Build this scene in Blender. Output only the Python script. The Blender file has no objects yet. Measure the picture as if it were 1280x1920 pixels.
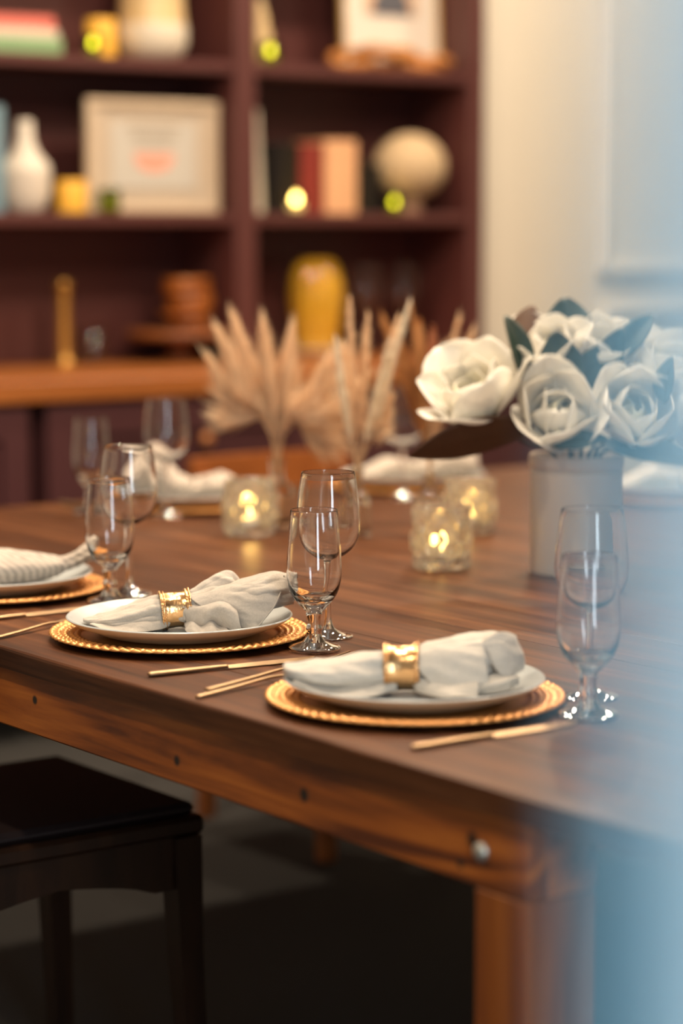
import bpy, math, random
import numpy as np
from mathutils import Vector, Matrix, noise

rng = random.Random(11)
scene = bpy.context.scene
COL = scene.collection
PI = math.pi

# ------------------------------------------------------------------ camera
YAW = math.radians(36.6)
PITCH = math.atan(545 / (1280 / 24 * 85))
cam_d = bpy.data.cameras.new('camera')
cam = bpy.data.objects.new('camera', cam_d)
COL.objects.link(cam)
cam.location = (0, 0, 1.293)
cam.rotation_euler = (PI / 2 - PITCH, 0, -YAW)
cam_d.sensor_fit = 'HORIZONTAL'
cam_d.sensor_width = 24
cam_d.lens = 85
cam_d.clip_start = 0.05
cam_d.dof.use_dof = True
cam_d.dof.focus_distance = 3.02
cam_d.dof.aperture_fstop = 1.9
scene.camera = cam

# ------------------------------------------------------------------ world, lamps, exposure
world = bpy.data.worlds.new('world')
scene.world = world
world.use_nodes = True
bg = world.node_tree.nodes['Background']
bg.inputs['Color'].default_value = (0.9, 0.78, 0.66, 1)
bg.inputs['Strength'].default_value = 0.02


def area(name, loc, size, power, color, target=None, shape='DISK', size_y=None, spread=PI):
    d = bpy.data.lights.new(name, 'AREA')
    d.shape = shape
    d.size = size
    if size_y:
        d.size_y = size_y
    d.energy = power
    d.color = color
    d.spread = spread
    o = bpy.data.objects.new(name, d)
    COL.objects.link(o)
    o.location = loc
    if target:
        o.rotation_euler = (Vector(target) - Vector(loc)).to_track_quat('-Z', 'Y').to_euler()
    return o


WARM = (1.0, 0.80, 0.58)
CEIL = 2.95
for (x, y, p) in [(0.2, 1.5, 11), (0.2, 3.2, 12), (1.75, 2.45, 16), (1.95, 3.6, 24), (3.2, 1.9, 24), (3.1, 3.3, 27),
                  (3.2, 4.75, 12), (4.3, 4.75, 12), (5.4, 4.75, 11), (4.9, 3.1, 12)]:
    area('ceiling_downlight', (x, y, CEIL - 0.02), 0.13, p, WARM)
# cool daylight lamp added beside the camera to light the jamb; no window built
area('jamb_daylight_fill', (0.74, -0.30, 1.30), 0.9, 36, (0.76, 0.90, 1.0), (0.25, 0.26, 1.22), 'RECTANGLE', 1.6)

vs = scene.view_settings
vs.view_transform = 'Standard'
vs.look = 'None'
vs.gamma = 1
vs.use_curve_mapping = False
vs.exposure = 0.85
try:
    scene.cycles.use_denoising = True
    scene.cycles.transparent_max_bounces = 32
    scene.cycles.max_bounces = 14
    scene.cycles.transmission_bounces = 14
    scene.cycles.caustics_reflective = False
    scene.cycles.sample_clamp_indirect = 6
except Exception:
    pass

# ------------------------------------------------------------------ materials


def new_mat(name):
    m = bpy.data.materials.new(name)
    m.use_nodes = True
    nt = m.node_tree
    return m, nt, nt.nodes['Principled BSDF'], nt.nodes['Material Output']


def N(nt, t, **kw):
    n = nt.nodes.new(t)
    for k, v in kw.items():
        setattr(n, k, v)
    return n


def col4(c):
    return (c[0], c[1], c[2], 1)


def plain(name, c, rough=0.5, metal=0.0, var=0.12, vscale=9.0, bump=0.0, bscale=200.0, coat=0.0, sheen=0.0, spec=0.5,
          emit=None, estr=0.0, sss=0.0, alpha=1.0):
    m, nt, b, out = new_mat(name)
    geo = N(nt, 'ShaderNodeTexCoord')
    nz = N(nt, 'ShaderNodeTexNoise')
    nz.inputs['Scale'].default_value = vscale
    nz.inputs['Detail'].default_value = 3
    nt.links.new(geo.outputs['Object'], nz.inputs['Vector'])
    mix = N(nt, 'ShaderNodeMix', data_type='RGBA')
    mix.inputs['A'].default_value = col4([v * (1 - var) for v in c])
    mix.inputs['B'].default_value = col4([min(1, v * (1 + var)) for v in c])
    nt.links.new(nz.outputs['Fac'], mix.inputs['Factor'])
    nt.links.new(mix.outputs['Result'], b.inputs['Base Color'])
    b.inputs['Roughness'].default_value = rough
    b.inputs['Metallic'].default_value = metal
    b.inputs['Specular IOR Level'].default_value = spec
    b.inputs['Coat Weight'].default_value = coat
    b.inputs['Sheen Weight'].default_value = sheen
    if sss:
        b.inputs['Subsurface Weight'].default_value = sss
        b.inputs['Subsurface Radius'].default_value = (0.01, 0.008, 0.006)
    if emit:
        b.inputs['Emission Color'].default_value = col4(emit)
        b.inputs['Emission Strength'].default_value = estr
    if bump:
        n2 = N(nt, 'ShaderNodeTexNoise')
        n2.inputs['Scale'].default_value = bscale
        n2.inputs['Detail'].default_value = 4
        nt.links.new(geo.outputs['Object'], n2.inputs['Vector'])
        bp = N(nt, 'ShaderNodeBump')
        bp.inputs['Strength'].default_value = bump
        bp.inputs['Distance'].default_value = 0.002
        nt.links.new(n2.outputs['Fac'], bp.inputs['Height'])
        nt.links.new(bp.outputs['Normal'], b.inputs['Normal'])
    return m


def wood(name, dark, mid, light, grain=(38, 2.2, 38), rough=0.42, coat=0.0, knots=(), figure=0.0, world_space=True):
    """grain runs along the axis with the small scale number"""
    m, nt, b, out = new_mat(name)
    if world_space:
        src = N(nt, 'ShaderNodeNewGeometry').outputs['Position']
    else:
        src = N(nt, 'ShaderNodeTexCoord').outputs['Object']
    oi = N(nt, 'ShaderNodeObjectInfo')
    add = N(nt, 'ShaderNodeVectorMath', operation='MULTIPLY_ADD')
    comb = N(nt, 'ShaderNodeCombineXYZ')
    for k in ('X', 'Y', 'Z'):
        nt.links.new(oi.outputs['Random'], comb.inputs[k])
    nt.links.new(comb.outputs[0], add.inputs[0])
    add.inputs[1].default_value = (3.0, 5.0, 7.0)
    nt.links.new(src, add.inputs[2])
    mp = N(nt, 'ShaderNodeMapping')
    mp.inputs['Scale'].default_value = grain
    nt.links.new(add.outputs[0], mp.inputs['Vector'])
    vec = mp.outputs[0]
    if figure:
        # broad wandering growth lines
        mp2 = N(nt, 'ShaderNodeMapping')
        mp2.inputs['Scale'].default_value = [g * 0.32 for g in grain]
        nt.links.new(add.outputs[0], mp2.inputs['Vector'])
        wv = N(nt, 'ShaderNodeTexNoise')
        wv.inputs['Scale'].default_value = 0.55
        wv.inputs['Detail'].default_value = 2
        wv.inputs['Distortion'].default_value = 1.2
        nt.links.new(mp2.outputs[0], wv.inputs['Vector'])
        ml = N(nt, 'ShaderNodeMath', operation='MULTIPLY')
        ml.inputs[1].default_value = 34
        nt.links.new(wv.outputs['Fac'], ml.inputs[0])
        sn = N(nt, 'ShaderNodeMath', operation='SINE')
        nt.links.new(ml.outputs[0], sn.inputs[0])
        fig = N(nt, 'ShaderNodeMath', operation='MULTIPLY')
        fig.inputs[1].default_value = figure
        nt.links.new(sn.outputs[0], fig.inputs[0])
    n1 = N(nt, 'ShaderNodeTexNoise')
    n1.inputs['Scale'].default_value = 1.0
    n1.inputs['Detail'].default_value = 7
    n1.inputs['Roughness'].default_value = 0.62
    n1.inputs['Distortion'].default_value = 0.5
    nt.links.new(vec, n1.inputs['Vector'])
    fac = n1.outputs['Fac']
    if figure:
        ad = N(nt, 'ShaderNodeMath', operation='ADD')
        nt.links.new(fac, ad.inputs[0])
        nt.links.new(fig.outputs[0], ad.inputs[1])
        fac = ad.outputs[0]
    rp = N(nt, 'ShaderNodeValToRGB')
    e = rp.color_ramp.elements
    e[0].position = 0.28
    e[0].color = col4(dark)
    e[1].position = 0.74
    e[1].color = col4(light)
    k = e.new(0.5)
    k.color = col4(mid)
    nt.links.new(fac, rp.inputs['Fac'])
    color = rp.outputs['Color']
    for (kp, kr) in knots:
        ds = N(nt, 'ShaderNodeVectorMath', operation='DISTANCE')
        geo2 = N(nt, 'ShaderNodeNewGeometry')
        nt.links.new(geo2.outputs['Position'], ds.inputs[0])
        ds.inputs[1].default_value = kp
        mr = N(nt, 'ShaderNodeMapRange', interpolation_type='SMOOTHSTEP')
        mr.inputs['From Min'].default_value = kr * 0.55
        mr.inputs['From Max'].default_value = kr * 1.3
        mr.inputs['To Min'].default_value = 1
        mr.inputs['To Max'].default_value = 0
        nt.links.new(ds.outputs['Value'], mr.inputs['Value'])
        mx = N(nt, 'ShaderNodeMix', data_type='RGBA')
        nt.links.new(mr.outputs[0], mx.inputs['Factor'])
        nt.links.new(color, mx.inputs['A'])
        mx.inputs['B'].default_value = (0.012, 0.006, 0.003, 1)
        color = mx.outputs['Result']
    nt.links.new(color, b.inputs['Base Color'])
    b.inputs['Roughness'].default_value = rough
    b.inputs['Coat Weight'].default_value = coat
    b.inputs['Coat Roughness'].default_value = 0.25
    bp = N(nt, 'ShaderNodeBump')
    bp.inputs['Strength'].default_value = 0.22
    bp.inputs['Distance'].default_value = 0.002
    nt.links.new(n1.outputs['Fac'], bp.inputs['Height'])
    nt.links.new(bp.outputs['Normal'], b.inputs['Normal'])
    return m


def thin_glass(name, tint=(1, 1, 1), rough=0.0, refl=1.0):
    """thin blown wall: straight-through transmission plus a Fresnel mirror"""
    m, nt, b, out = new_mat(name)
    nt.nodes.remove(b)
    tr = N(nt, 'ShaderNodeBsdfTransparent')
    nz = N(nt, 'ShaderNodeTexNoise')
    nz.inputs['Scale'].default_value = 30
    mixc = N(nt, 'ShaderNodeMix', data_type='RGBA')
    mixc.inputs['A'].default_value = col4([t * 0.985 for t in tint])
    mixc.inputs['B'].default_value = col4(tint)
    nt.links.new(nz.outputs['Fac'], mixc.inputs['Factor'])
    nt.links.new(mixc.outputs['Result'], tr.inputs['Color'])
    gl = N(nt, 'ShaderNodeBsdfGlossy')
    gl.inputs['Roughness'].default_value = rough
    lw = N(nt, 'ShaderNodeLayerWeight')
    lw.inputs['Blend'].default_value = 0.5
    pw_ = N(nt, 'ShaderNodeMath', operation='POWER')
    pw_.inputs[1].default_value = 4.0
    nt.links.new(lw.outputs['Facing'], pw_.inputs[0])
    mu = N(nt, 'ShaderNodeMath', operation='MULTIPLY_ADD', use_clamp=True)
    mu.inputs[1].default_value = 0.80 * refl
    mu.inputs[2].default_value = 0.045 * refl
    nt.links.new(pw_.outputs[0], mu.inputs[0])
    mx = N(nt, 'ShaderNodeMixShader')
    nt.links.new(mu.outputs[0], mx.inputs[0])
    nt.links.new(tr.outputs[0], mx.inputs[1])
    nt.links.new(gl.outputs[0], mx.inputs[2])
    nt.links.new(mx.outputs[0], out.inputs['Surface'])
    return m


def solid_glass(name, tint=(1, 1, 1), rough=0.0, bump=0.0, bscale=60.0, ior=1.48):
    m, nt, b, out = new_mat(name)
    b.inputs['Base Color'].default_value = col4(tint)
    b.inputs['Roughness'].default_value = rough
    b.inputs['IOR'].default_value = ior
    b.inputs['Transmission Weight'].default_value = 1.0
    if bump:
        tc = N(nt, 'ShaderNodeTexCoord')
        v = N(nt, 'ShaderNodeTexNoise')
        v.inputs['Scale'].default_value = bscale
        nt.links.new(tc.outputs['Object'], v.inputs['Vector'])
        bp = N(nt, 'ShaderNodeBump')
        bp.inputs['Strength'].default_value = bump
        bp.inputs['Distance'].default_value = 0.003
        nt.links.new(v.outputs['Fac'], bp.inputs['Height'])
        nt.links.new(bp.outputs['Normal'], b.inputs['Normal'])
    return m


def linen(name, c, stripes=False):
    m, nt, b, out = new_mat(name)
    uv = N(nt, 'ShaderNodeTexCoord')
    nz = N(nt, 'ShaderNodeTexNoise')
    nz.inputs['Scale'].default_value = 420
    nz.inputs['Detail'].default_value = 3
    nt.links.new(uv.outputs['Object'], nz.inputs['Vector'])
    mix = N(nt, 'ShaderNodeMix', data_type='RGBA')
    mix.inputs['A'].default_value = col4([v * 0.84 for v in c])
    mix.inputs['B'].default_value = col4([min(1, v * 1.12) for v in c])
    nt.links.new(nz.outputs['Fac'], mix.inputs['Factor'])
    color = mix.outputs['Result']
    if stripes:
        w = N(nt, 'ShaderNodeTexWave', wave_type='BANDS', bands_direction='DIAGONAL')
        w.inputs['Scale'].default_value = 40
        w.inputs['Distortion'].default_value = 0.6
        nt.links.new(uv.outputs['Object'], w.inputs['Vector'])
        mx = N(nt, 'ShaderNodeMix', data_type='RGBA', blend_type='MULTIPLY')
        mx.inputs['Factor'].default_value = 1
        rp = N(nt, 'ShaderNodeMapRange')
        rp.inputs['To Min'].default_value = 0.60
        rp.inputs['To Max'].default_value = 1.0
        nt.links.new(w.outputs['Fac'], rp.inputs['Value'])
        nt.links.new(color, mx.inputs['A'])
        nt.links.new(rp.outputs[0], mx.inputs['B'])
        color = mx.outputs['Result']
    nt.links.new(color, b.inputs['Base Color'])
    b.inputs['Roughness'].default_value = 0.9
    b.inputs['Specular IOR Level'].default_value = 0.15
    b.inputs['Sheen Weight'].default_value = 0.25
    cr = N(nt, 'ShaderNodeTexNoise')
    cr.inputs['Scale'].default_value = 38
    cr.inputs['Detail'].default_value = 5
    cr.inputs['Distortion'].default_value = 0.7
    nt.links.new(uv.outputs['Object'], cr.inputs['Vector'])
    bp0 = N(nt, 'ShaderNodeBump')
    bp0.inputs['Strength'].default_value = 0.55
    bp0.inputs['Distance'].default_value = 0.004
    nt.links.new(cr.outputs['Fac'], bp0.inputs['Height'])
    bp = N(nt, 'ShaderNodeBump')
    bp.inputs['Strength'].default_value = 0.35
    bp.inputs['Distance'].default_value = 0.0008
    nt.links.new(nz.outputs['Fac'], bp.inputs['Height'])
    nt.links.new(bp0.outputs['Normal'], bp.inputs['Normal'])
    nt.links.new(bp.outputs['Normal'], b.inputs['Normal'])
    return m


M = {}
M['floor'] = plain('floor_carpet', (0.026, 0.0245, 0.023), 0.8, var=0.2, vscale=40, bump=0.3)
M['wall'] = plain('wall_paint', (0.72, 0.66, 0.56), 0.6, var=0.02)
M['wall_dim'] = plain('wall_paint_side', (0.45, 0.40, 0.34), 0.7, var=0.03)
M['ceiling'] = plain('ceiling_paint', (0.55, 0.52, 0.47), 0.8, var=0.02)
M['trim'] = plain('trim_paint', (0.76, 0.71, 0.63), 0.45, var=0.02)
M['jamb'] = plain('jamb_paint', (0.80, 0.86, 0.90), 0.5, var=0.02)
M['haze_blue'] = plain('jamb_haze_blue', (0.30, 0.58, 0.74), 0.5, var=0.02)  # bluer edge of the blurred haze, put into the paint colour
M['plum'] = plain('plum_paint', (0.095, 0.029, 0.026), 0.45, var=0.05)
M['plum_cab'] = plain('plum_cabinet_paint', (0.072, 0.023, 0.026), 0.45, var=0.05)
M['counter'] = wood('counter_wood', (0.22, 0.060, 0.012), (0.36, 0.115, 0.026), (0.48, 0.18, 0.05), (2.0, 30, 30), 0.4)
M['top'] = wood('tabletop_wood', (0.024, 0.007, 0.0025), (0.074, 0.024, 0.008), (0.160, 0.060, 0.022), (44, 1.7, 44), 0.40, figure=0.06)
M['top'].node_tree.nodes['Principled BSDF'].inputs['Specular IOR Level'].default_value = 0.18
KNOTS = [((1.462, 2.61, 0.70), 0.006), ((1.462, 2.2835, 0.682), 0.0065), ((1.462, 2.035, 0.69), 0.008),
         ((1.462, 1.757, 0.700), 0.008), ((1.462, 1.775, 0.672), 0.005), ((1.462, 2.93, 0.69), 0.006)]
M['apron'] = wood('apron_pine', (0.085, 0.017, 0.002), (0.27, 0.066, 0.007), (0.46, 0.135, 0.017), (30, 2.6, 30), 0.45, knots=KNOTS, figure=0.13)
M['leg'] = wood('leg_pine', (0.14, 0.030, 0.004), (0.24, 0.062, 0.007), (0.33, 0.096, 0.014), (26, 26, 2.2), 0.42, figure=0.05)
M['chair'] = wood('chair_wood', (0.012, 0.005, 0.002), (0.024, 0.009, 0.004), (0.042, 0.016, 0.006), (24, 24, 2.5), 0.4, world_space=False)
M['chair_far'] = wood('chair_wood_warm', (0.20, 0.055, 0.012), (0.30, 0.088, 0.020), (0.38, 0.12, 0.03), (2.2, 24, 24), 0.4, world_space=False)
M['chair_seat'] = plain('chair_seat_leather', (0.014, 0.007, 0.007), 0.5)
M['gold'] = plain('charger_gold', (0.64, 0.29, 0.085), 0.36, metal=0.5, var=0.18, vscale=60)
M['ring'] = plain('ring_gold', (0.80, 0.47, 0.22), 0.22, metal=1.0, var=0.1, vscale=90, bump=0.5, bscale=110)
M['cutlery'] = plain('cutlery_gold', (0.40, 0.26, 0.145), 0.42, metal=0.9, var=0.12, vscale=80)
M['plate_in'] = plain('plate_glaze', (0.41, 0.435, 0.44), 0.3, var=0.06, vscale=30)
M['plate_out'] = plain('plate_outside', (0.72, 0.56, 0.36), 0.4, var=0.05)
M['linen'] = linen('linen_greige', (0.47, 0.42, 0.365))
M['linen2'] = linen('linen_pale', (0.55, 0.505, 0.445))
M['linen_str'] = linen('linen_striped', (0.58, 0.50, 0.43), stripes=True)
M['glass'] = solid_glass('blown_glass', ior=1.45)
M['glass_solid'] = solid_glass('solid_glass')
M['bubble'] = solid_glass('bubble_glass', (1.0, 0.97, 0.90), 0.03, bump=0.25, bscale=80)
_nt = M['bubble'].node_tree
_tl = N(_nt, 'ShaderNodeBsdfTranslucent')
_tl.inputs['Color'].default_value = (0.95, 0.88, 0.72, 1)
_df = N(_nt, 'ShaderNodeBsdfDiffuse')
_df.inputs['Color'].default_value = (0.92, 0.86, 0.74, 1)
_m1 = N(_nt, 'ShaderNodeMixShader')
_m2 = N(_nt, 'ShaderNodeMixShader')
_m2.inputs[0].default_value = 0.13
_nt.links.new(_tl.outputs[0], _m1.inputs[1])
_nt.links.new(_df.outputs[0], _m1.inputs[2])
_nt.links.new(_nt.nodes['Principled BSDF'].outputs[0], _m2.inputs[1])
_nt.links.new(_m1.outputs[0], _m2.inputs[2])
_nt.links.new(_m2.outputs[0], _nt.nodes['Material Output'].inputs['Surface'])
M['bud'] = thin_glass('bud_vase_glass', (0.93, 0.92, 0.87), 0.03, 1.2)
M['bud_glass'] = solid_glass('bud_vase_clear_glass', (0.95, 0.95, 0.91), 0.06)
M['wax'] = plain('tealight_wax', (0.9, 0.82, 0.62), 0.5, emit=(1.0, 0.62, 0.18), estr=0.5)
M['flame'] = plain('tealight_flame', (1, 0.7, 0.25), 0.5, emit=(1.0, 0.62, 0.16), estr=14)
M['flame_dim'] = plain('tealight_flame_dim', (1, 0.75, 0.25), 0.5, emit=(1.0, 0.68, 0.18), estr=13)
M['tin'] = plain('tealight_tin', (0.75, 0.73, 0.68), 0.3, metal=0.9)
M['crock'] = plain('crock_ceramic', (0.66, 0.54, 0.43), 0.45, var=0.04, bump=0.08, bscale=40)
M['petal'] = plain('magnolia_petal', (0.92, 0.89, 0.82), 0.5, var=0.03, vscale=25)
M['petal_in'] = plain('magnolia_inner_petal', (0.90, 0.88, 0.72), 0.5, var=0.03, vscale=25)
M['pistil'] = plain('magnolia_heart', (0.50, 0.52, 0.20), 0.6)
M['leaf_top'] = plain('magnolia_leaf_green', (0.010, 0.026, 0.018), 0.48, var=0.3, vscale=20)
M['leaf_under'] = plain('magnolia_leaf_brown', (0.080, 0.032, 0.010), 0.65, var=0.2, vscale=30)
M['stemdark'] = plain('flower_stem', (0.035, 0.022, 0.014), 0.6)
M['pampas'] = plain('pampas_tan', (0.87, 0.67, 0.46), 0.85, var=0.12, vscale=30)
M['pampas_w'] = plain('pampas_cream', (0.95, 0.86, 0.72), 0.85, var=0.08, vscale=30)
M['pampas_b'] = plain('dried_grass_brown', (0.58, 0.30, 0.12), 0.85, var=0.15, vscale=30)
for _k in ('pampas', 'pampas_w', 'pampas_b', 'petal', 'petal_in'):
    _nt = M[_k].node_tree
    _b = _nt.nodes['Principled BSDF']
    _tl = N(_nt, 'ShaderNodeBsdfTranslucent')
    _nt.links.new(_b.inputs['Base Color'].links[0].from_socket, _tl.inputs['Color'])
    _mx = N(_nt, 'ShaderNodeMixShader')
    _mx.inputs[0].default_value = 0.45 if 'pampas' in _k else 0.38
    _nt.links.new(_b.outputs[0], _mx.inputs[1])
    _nt.links.new(_tl.outputs[0], _mx.inputs[2])
    _nt.links.new(_mx.outputs[0], _nt.nodes['Material Output'].inputs['Surface'])
M['cattail'] = plain('cattail_red_brown', (0.34, 0.12, 0.055), 0.9, var=0.15, vscale=60)
M['drystem'] = plain('dried_stem', (0.56, 0.36, 0.20), 0.8)
M['bolt'] = plain('bolt_zinc', (0.52, 0.50, 0.44), 0.4, metal=0.8)
M['red_book'] = plain('book_coral', (0.72, 0.17, 0.13), 0.6)
M['green_book'] = plain('book_green', (0.22, 0.36, 0.18), 0.6)
M['cream_book'] = plain('book_cream', (0.68, 0.60, 0.48), 0.6)
M['blue_book'] = plain('book_blue', (0.19, 0.30, 0.36), 0.6)
M['dark_book'] = plain('book_black', (0.012, 0.009, 0.008), 0.85, spec=0.2)
M['wine_book'] = plain('book_dark_red', (0.22, 0.022, 0.012), 0.6)
M['olive_book'] = plain('book_olive_black', (0.020, 0.014, 0.008), 0.85, spec=0.2)
M['peach_book'] = plain('book_peach', (0.78, 0.42, 0.22), 0.6)
M['pages'] = plain('book_pages', (0.72, 0.64, 0.50), 0.8)
M['amberwax'] = plain('amber_wax', (0.80, 0.42, 0.05), 0.45, var=0.1, emit=(1.0, 0.5, 0.05), estr=0.12)
M['greenglass'] = thin_glass('green_votive_glass', (0.45, 0.52, 0.18), 0.05, 1.0)
M['amberglass'] = thin_glass('amber_glass', (0.92, 0.60, 0.10), 0.08, 1.3)
M['amber_solid'] = plain('amber_ribbed_glass', (0.85, 0.48, 0.035), 0.10, var=0.12, coat=1.0)
M['amber_solid'].node_tree.nodes['Principled BSDF'].inputs['Transmission Weight'].default_value = 0.25
M['white_cer'] = plain('white_ceramic', (0.74, 0.66, 0.56), 0.5)
M['cream_cer'] = plain('cream_ceramic', (0.72, 0.63, 0.50), 0.45)
M['honey_glaze'] = plain('honey_glaze', (0.66, 0.47, 0.24), 0.35, var=0.25, vscale=14)
M['globe'] = plain('sand_stoneware', (0.58, 0.42, 0.25), 0.7, bump=0.3, bscale=60)
M['globe_foot'] = plain('terracotta_foot', (0.42, 0.24, 0.16), 0.7)
M['frame_cream'] = plain('frame_cream_wood', (0.58, 0.45, 0.32), 0.5)
M['frame_gold'] = plain('frame_gold_wood', (0.55, 0.34, 0.12), 0.4, metal=0.3)
M['mat'] = plain('mat_board', (0.52, 0.42, 0.32), 0.8, var=0.02)
M['mat_white'] = plain('mat_board_white', (0.76, 0.68, 0.60), 0.8, var=0.02)
M['paper'] = plain('paper', (0.54, 0.50, 0.44), 0.8, var=0.02)
M['print_grey'] = plain('print_grey', (0.38, 0.31, 0.24), 0.8)
M['print_pink'] = plain('print_pink', (0.80, 0.36, 0.26), 0.8)
M['print_orange'] = plain('print_orange', (0.66, 0.44, 0.30), 0.8, var=0.3, vscale=30)
M['print_dark'] = plain('print_slate', (0.10, 0.10, 0.12), 0.8, var=0.5, vscale=30)
M['chain'] = wood('chain_wood', (0.30, 0.10, 0.02), (0.48, 0.18, 0.04), (0.62, 0.28, 0.08), (14, 14, 14), 0.5, world_space=False)
M['bronze'] = plain('candlestick_brass', (0.50, 0.26, 0.06), 0.32, metal=0.7, var=0.2)
M['standwood'] = wood('stand_wood', (0.12, 0.035, 0.010), (0.22, 0.070, 0.020), (0.30, 0.11, 0.035), (4, 30, 30), 0.4, world_space=False)
M['rounds'] = wood('wood_rounds', (0.14, 0.036, 0.006), (0.30, 0.085, 0.014), (0.46, 0.16, 0.03), (12, 12, 40), 0.35, world_space=False)
M['black'] = plain('black_lacquer', (0.012, 0.012, 0.012), 0.5)
M['knobwood'] = plain('knob_brass', (0.45, 0.17, 0.06), 0.4, metal=0.3)

# ------------------------------------------------------------------ helpers


def link(o, parent=None, label=None, cat=None, group=None, kind=None):
    COL.objects.link(o)
    if parent is not None:
        o.parent = parent
    if label:
        o['label'] = label
    if cat:
        o['category'] = cat
    if group:
        o['group'] = group
    if kind:
        o['kind'] = kind
    return o


def thing(name, label, cat, loc=(0, 0, 0), rotz=0.0, group=None):
    o = bpy.data.objects.new(name, None)
    o.empty_display_size = 0.05
    o.location = loc
    o.rotation_euler = (0, 0, rotz)
    return link(o, None, label, cat, group)


def mesh(name, verts, faces, mat, parent=None, smooth=True, mats=None, fmat=None, loc=None, **kw):
    me = bpy.data.meshes.new(name)
    me.from_pydata([tuple(map(float, v)) for v in verts], [], [tuple(map(int, f)) for f in faces])
    for mm in (mats or [mat]):
        me.materials.append(mm)
    if fmat is not None:
        me.polygons.foreach_set('material_index', np.asarray(fmat, dtype=np.int32))
    me.polygons.foreach_set('use_smooth', np.full(len(me.polygons), bool(smooth)))
    me.update()
    o = bpy.data.objects.new(name, me)
    if loc is not None:
        o.location = loc
    return link(o, parent, **kw)


def grid_faces(nu, nv, wrap_u=False, wrap_v=False, off=0):
    """nu rows (first index), nv columns"""
    f = []
    for i in range(nu if wrap_u else nu - 1):
        for j in range(nv if wrap_v else nv - 1):
            a = i * nv + j
            b = i * nv + (j + 1) % nv
            c = ((i + 1) % nu) * nv + (j + 1) % nv
            d = ((i + 1) % nu) * nv + j
            f.append((a + off, b + off, c + off, d + off))
    return f


def lathe_geo(profile, seg=48, rfun=None):
    V = []
    F = []
    n = len(profile)
    for (r, z) in profile:
        for k in range(seg):
            a = 2 * PI * k / seg
            rr = r * (rfun(a, z) if rfun else 1)
            V.append((rr * math.cos(a), rr * math.sin(a), z))
    F = grid_faces(n, seg, wrap_v=True)
    return V, F


def lathe(name, profile, mat, parent=None, seg=48, rfun=None, smooth=True, fmat=None, mats=None, loc=None, **kw):
    V, F = lathe_geo(profile, seg, rfun)
    fm = None
    if fmat is not None:
        fm = []
        for i in range(len(profile) - 1):
            fm += [fmat[i]] * seg
    return mesh(name, V, F, mat, parent, smooth, mats=mats, fmat=fm, loc=loc, **kw)


def box_geo(x0, x1, y0, y1, z0, z1, bev=0.0):
    if bev <= 0:
        V = [(x, y, z) for z in (z0, z1) for y in (y0, y1) for x in (x0, x1)]
        F = [(0, 2, 3, 1), (4, 5, 7, 6), (0, 1, 5, 4), (2, 6, 7, 3), (0, 4, 6, 2), (1, 3, 7, 5)]
        return V, F
    b = bev
    V = []
    idx = {}
    for sx in (0, 1):
        for sy in (0, 1):
            for sz in (0, 1):
                X = (x0, x1)[sx]
                Y = (y0, y1)[sy]
                Z = (z0, z1)[sz]
                dx = (b, -b)[sx]
                dy = (b, -b)[sy]
                dz = (b, -b)[sz]
                for ax, p in (('x', (X, Y + dy, Z + dz)), ('y', (X + dx, Y, Z + dz)), ('z', (X + dx, Y + dy, Z))):
                    idx[(sx, sy, sz, ax)] = len(V)
                    V.append(p)
    F = []
    g = lambda *k: idx[k]
    for s in (0, 1):
        F.append([g(s, 0, 0, 'x'), g(s, 1, 0, 'x'), g(s, 1, 1, 'x'), g(s, 0, 1, 'x')])
        F.append([g(0, s, 0, 'y'), g(1, s, 0, 'y'), g(1, s, 1, 'y'), g(0, s, 1, 'y')])
        F.append([g(0, 0, s, 'z'), g(1, 0, s, 'z'), g(1, 1, s, 'z'), g(0, 1, s, 'z')])
    for s in (0, 1):
        for t in (0, 1):
            F.append([g(0, s, t, 'y'), g(1, s, t, 'y'), g(1, s, t, 'z'), g(0, s, t, 'z')])
            F.append([g(s, 0, t, 'x'), g(s, 1, t, 'x'), g(s, 1, t, 'z'), g(s, 0, t, 'z')])
            F.append([g(s, t, 0, 'x'), g(s, t, 1, 'x'), g(s, t, 1, 'y'), g(s, t, 0, 'y')])
    for sx in (0, 1):
        for sy in (0, 1):
            for sz in (0, 1):
                F.append([g(sx, sy, sz, 'x'), g(sx, sy, sz, 'y'), g(sx, sy, sz, 'z')])
    # fix winding: outward from the centre
    c = Vector(((x0 + x1) / 2, (y0 + y1) / 2, (z0 + z1) / 2))
    out = []
    for f in F:
        p = [Vector(V[i]) for i in f]
        n = (p[1] - p[0]).cross(p[2] - p[0])
        m_ = sum(p, Vector()) / len(p)
        out.append(tuple(f) if n.dot(m_ - c) > 0 else tuple(reversed(f)))
    return V, out


def box(name, x0, x1, y0, y1, z0, z1, mat, parent=None, bev=0.0, smooth=False, loc=None, **kw):
    V, F = box_geo(x0, x1, y0, y1, z0, z1, bev)
    return mesh(name, V, F, mat, parent, smooth, loc=loc, **kw)


class MB:
    """collects shapes of ONE part"""

    def __init__(self):
        self.V = []
        self.F = []
        self.fm = []

    def add(self, V, F, mi=0):
        o = len(self.V)
        self.V += [tuple(v) for v in V]
        self.F += [tuple(i + o for i in f) for f in F]
        self.fm += [mi] * len(F)
        return self

    def box(self, *a, bev=0.0, mi=0):
        return self.add(*box_geo(*a, bev), mi)

    def tube(self, pts, rad, seg=8, mi=0):
        return self.add(*tube_geo(pts, rad, seg), mi)

    def build(self, name, mat, parent=None, smooth=True, mats=None, **kw):
        return mesh(name, self.V, self.F, mat, parent, smooth, mats=mats, fmat=self.fm if mats else None, **kw)


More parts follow.
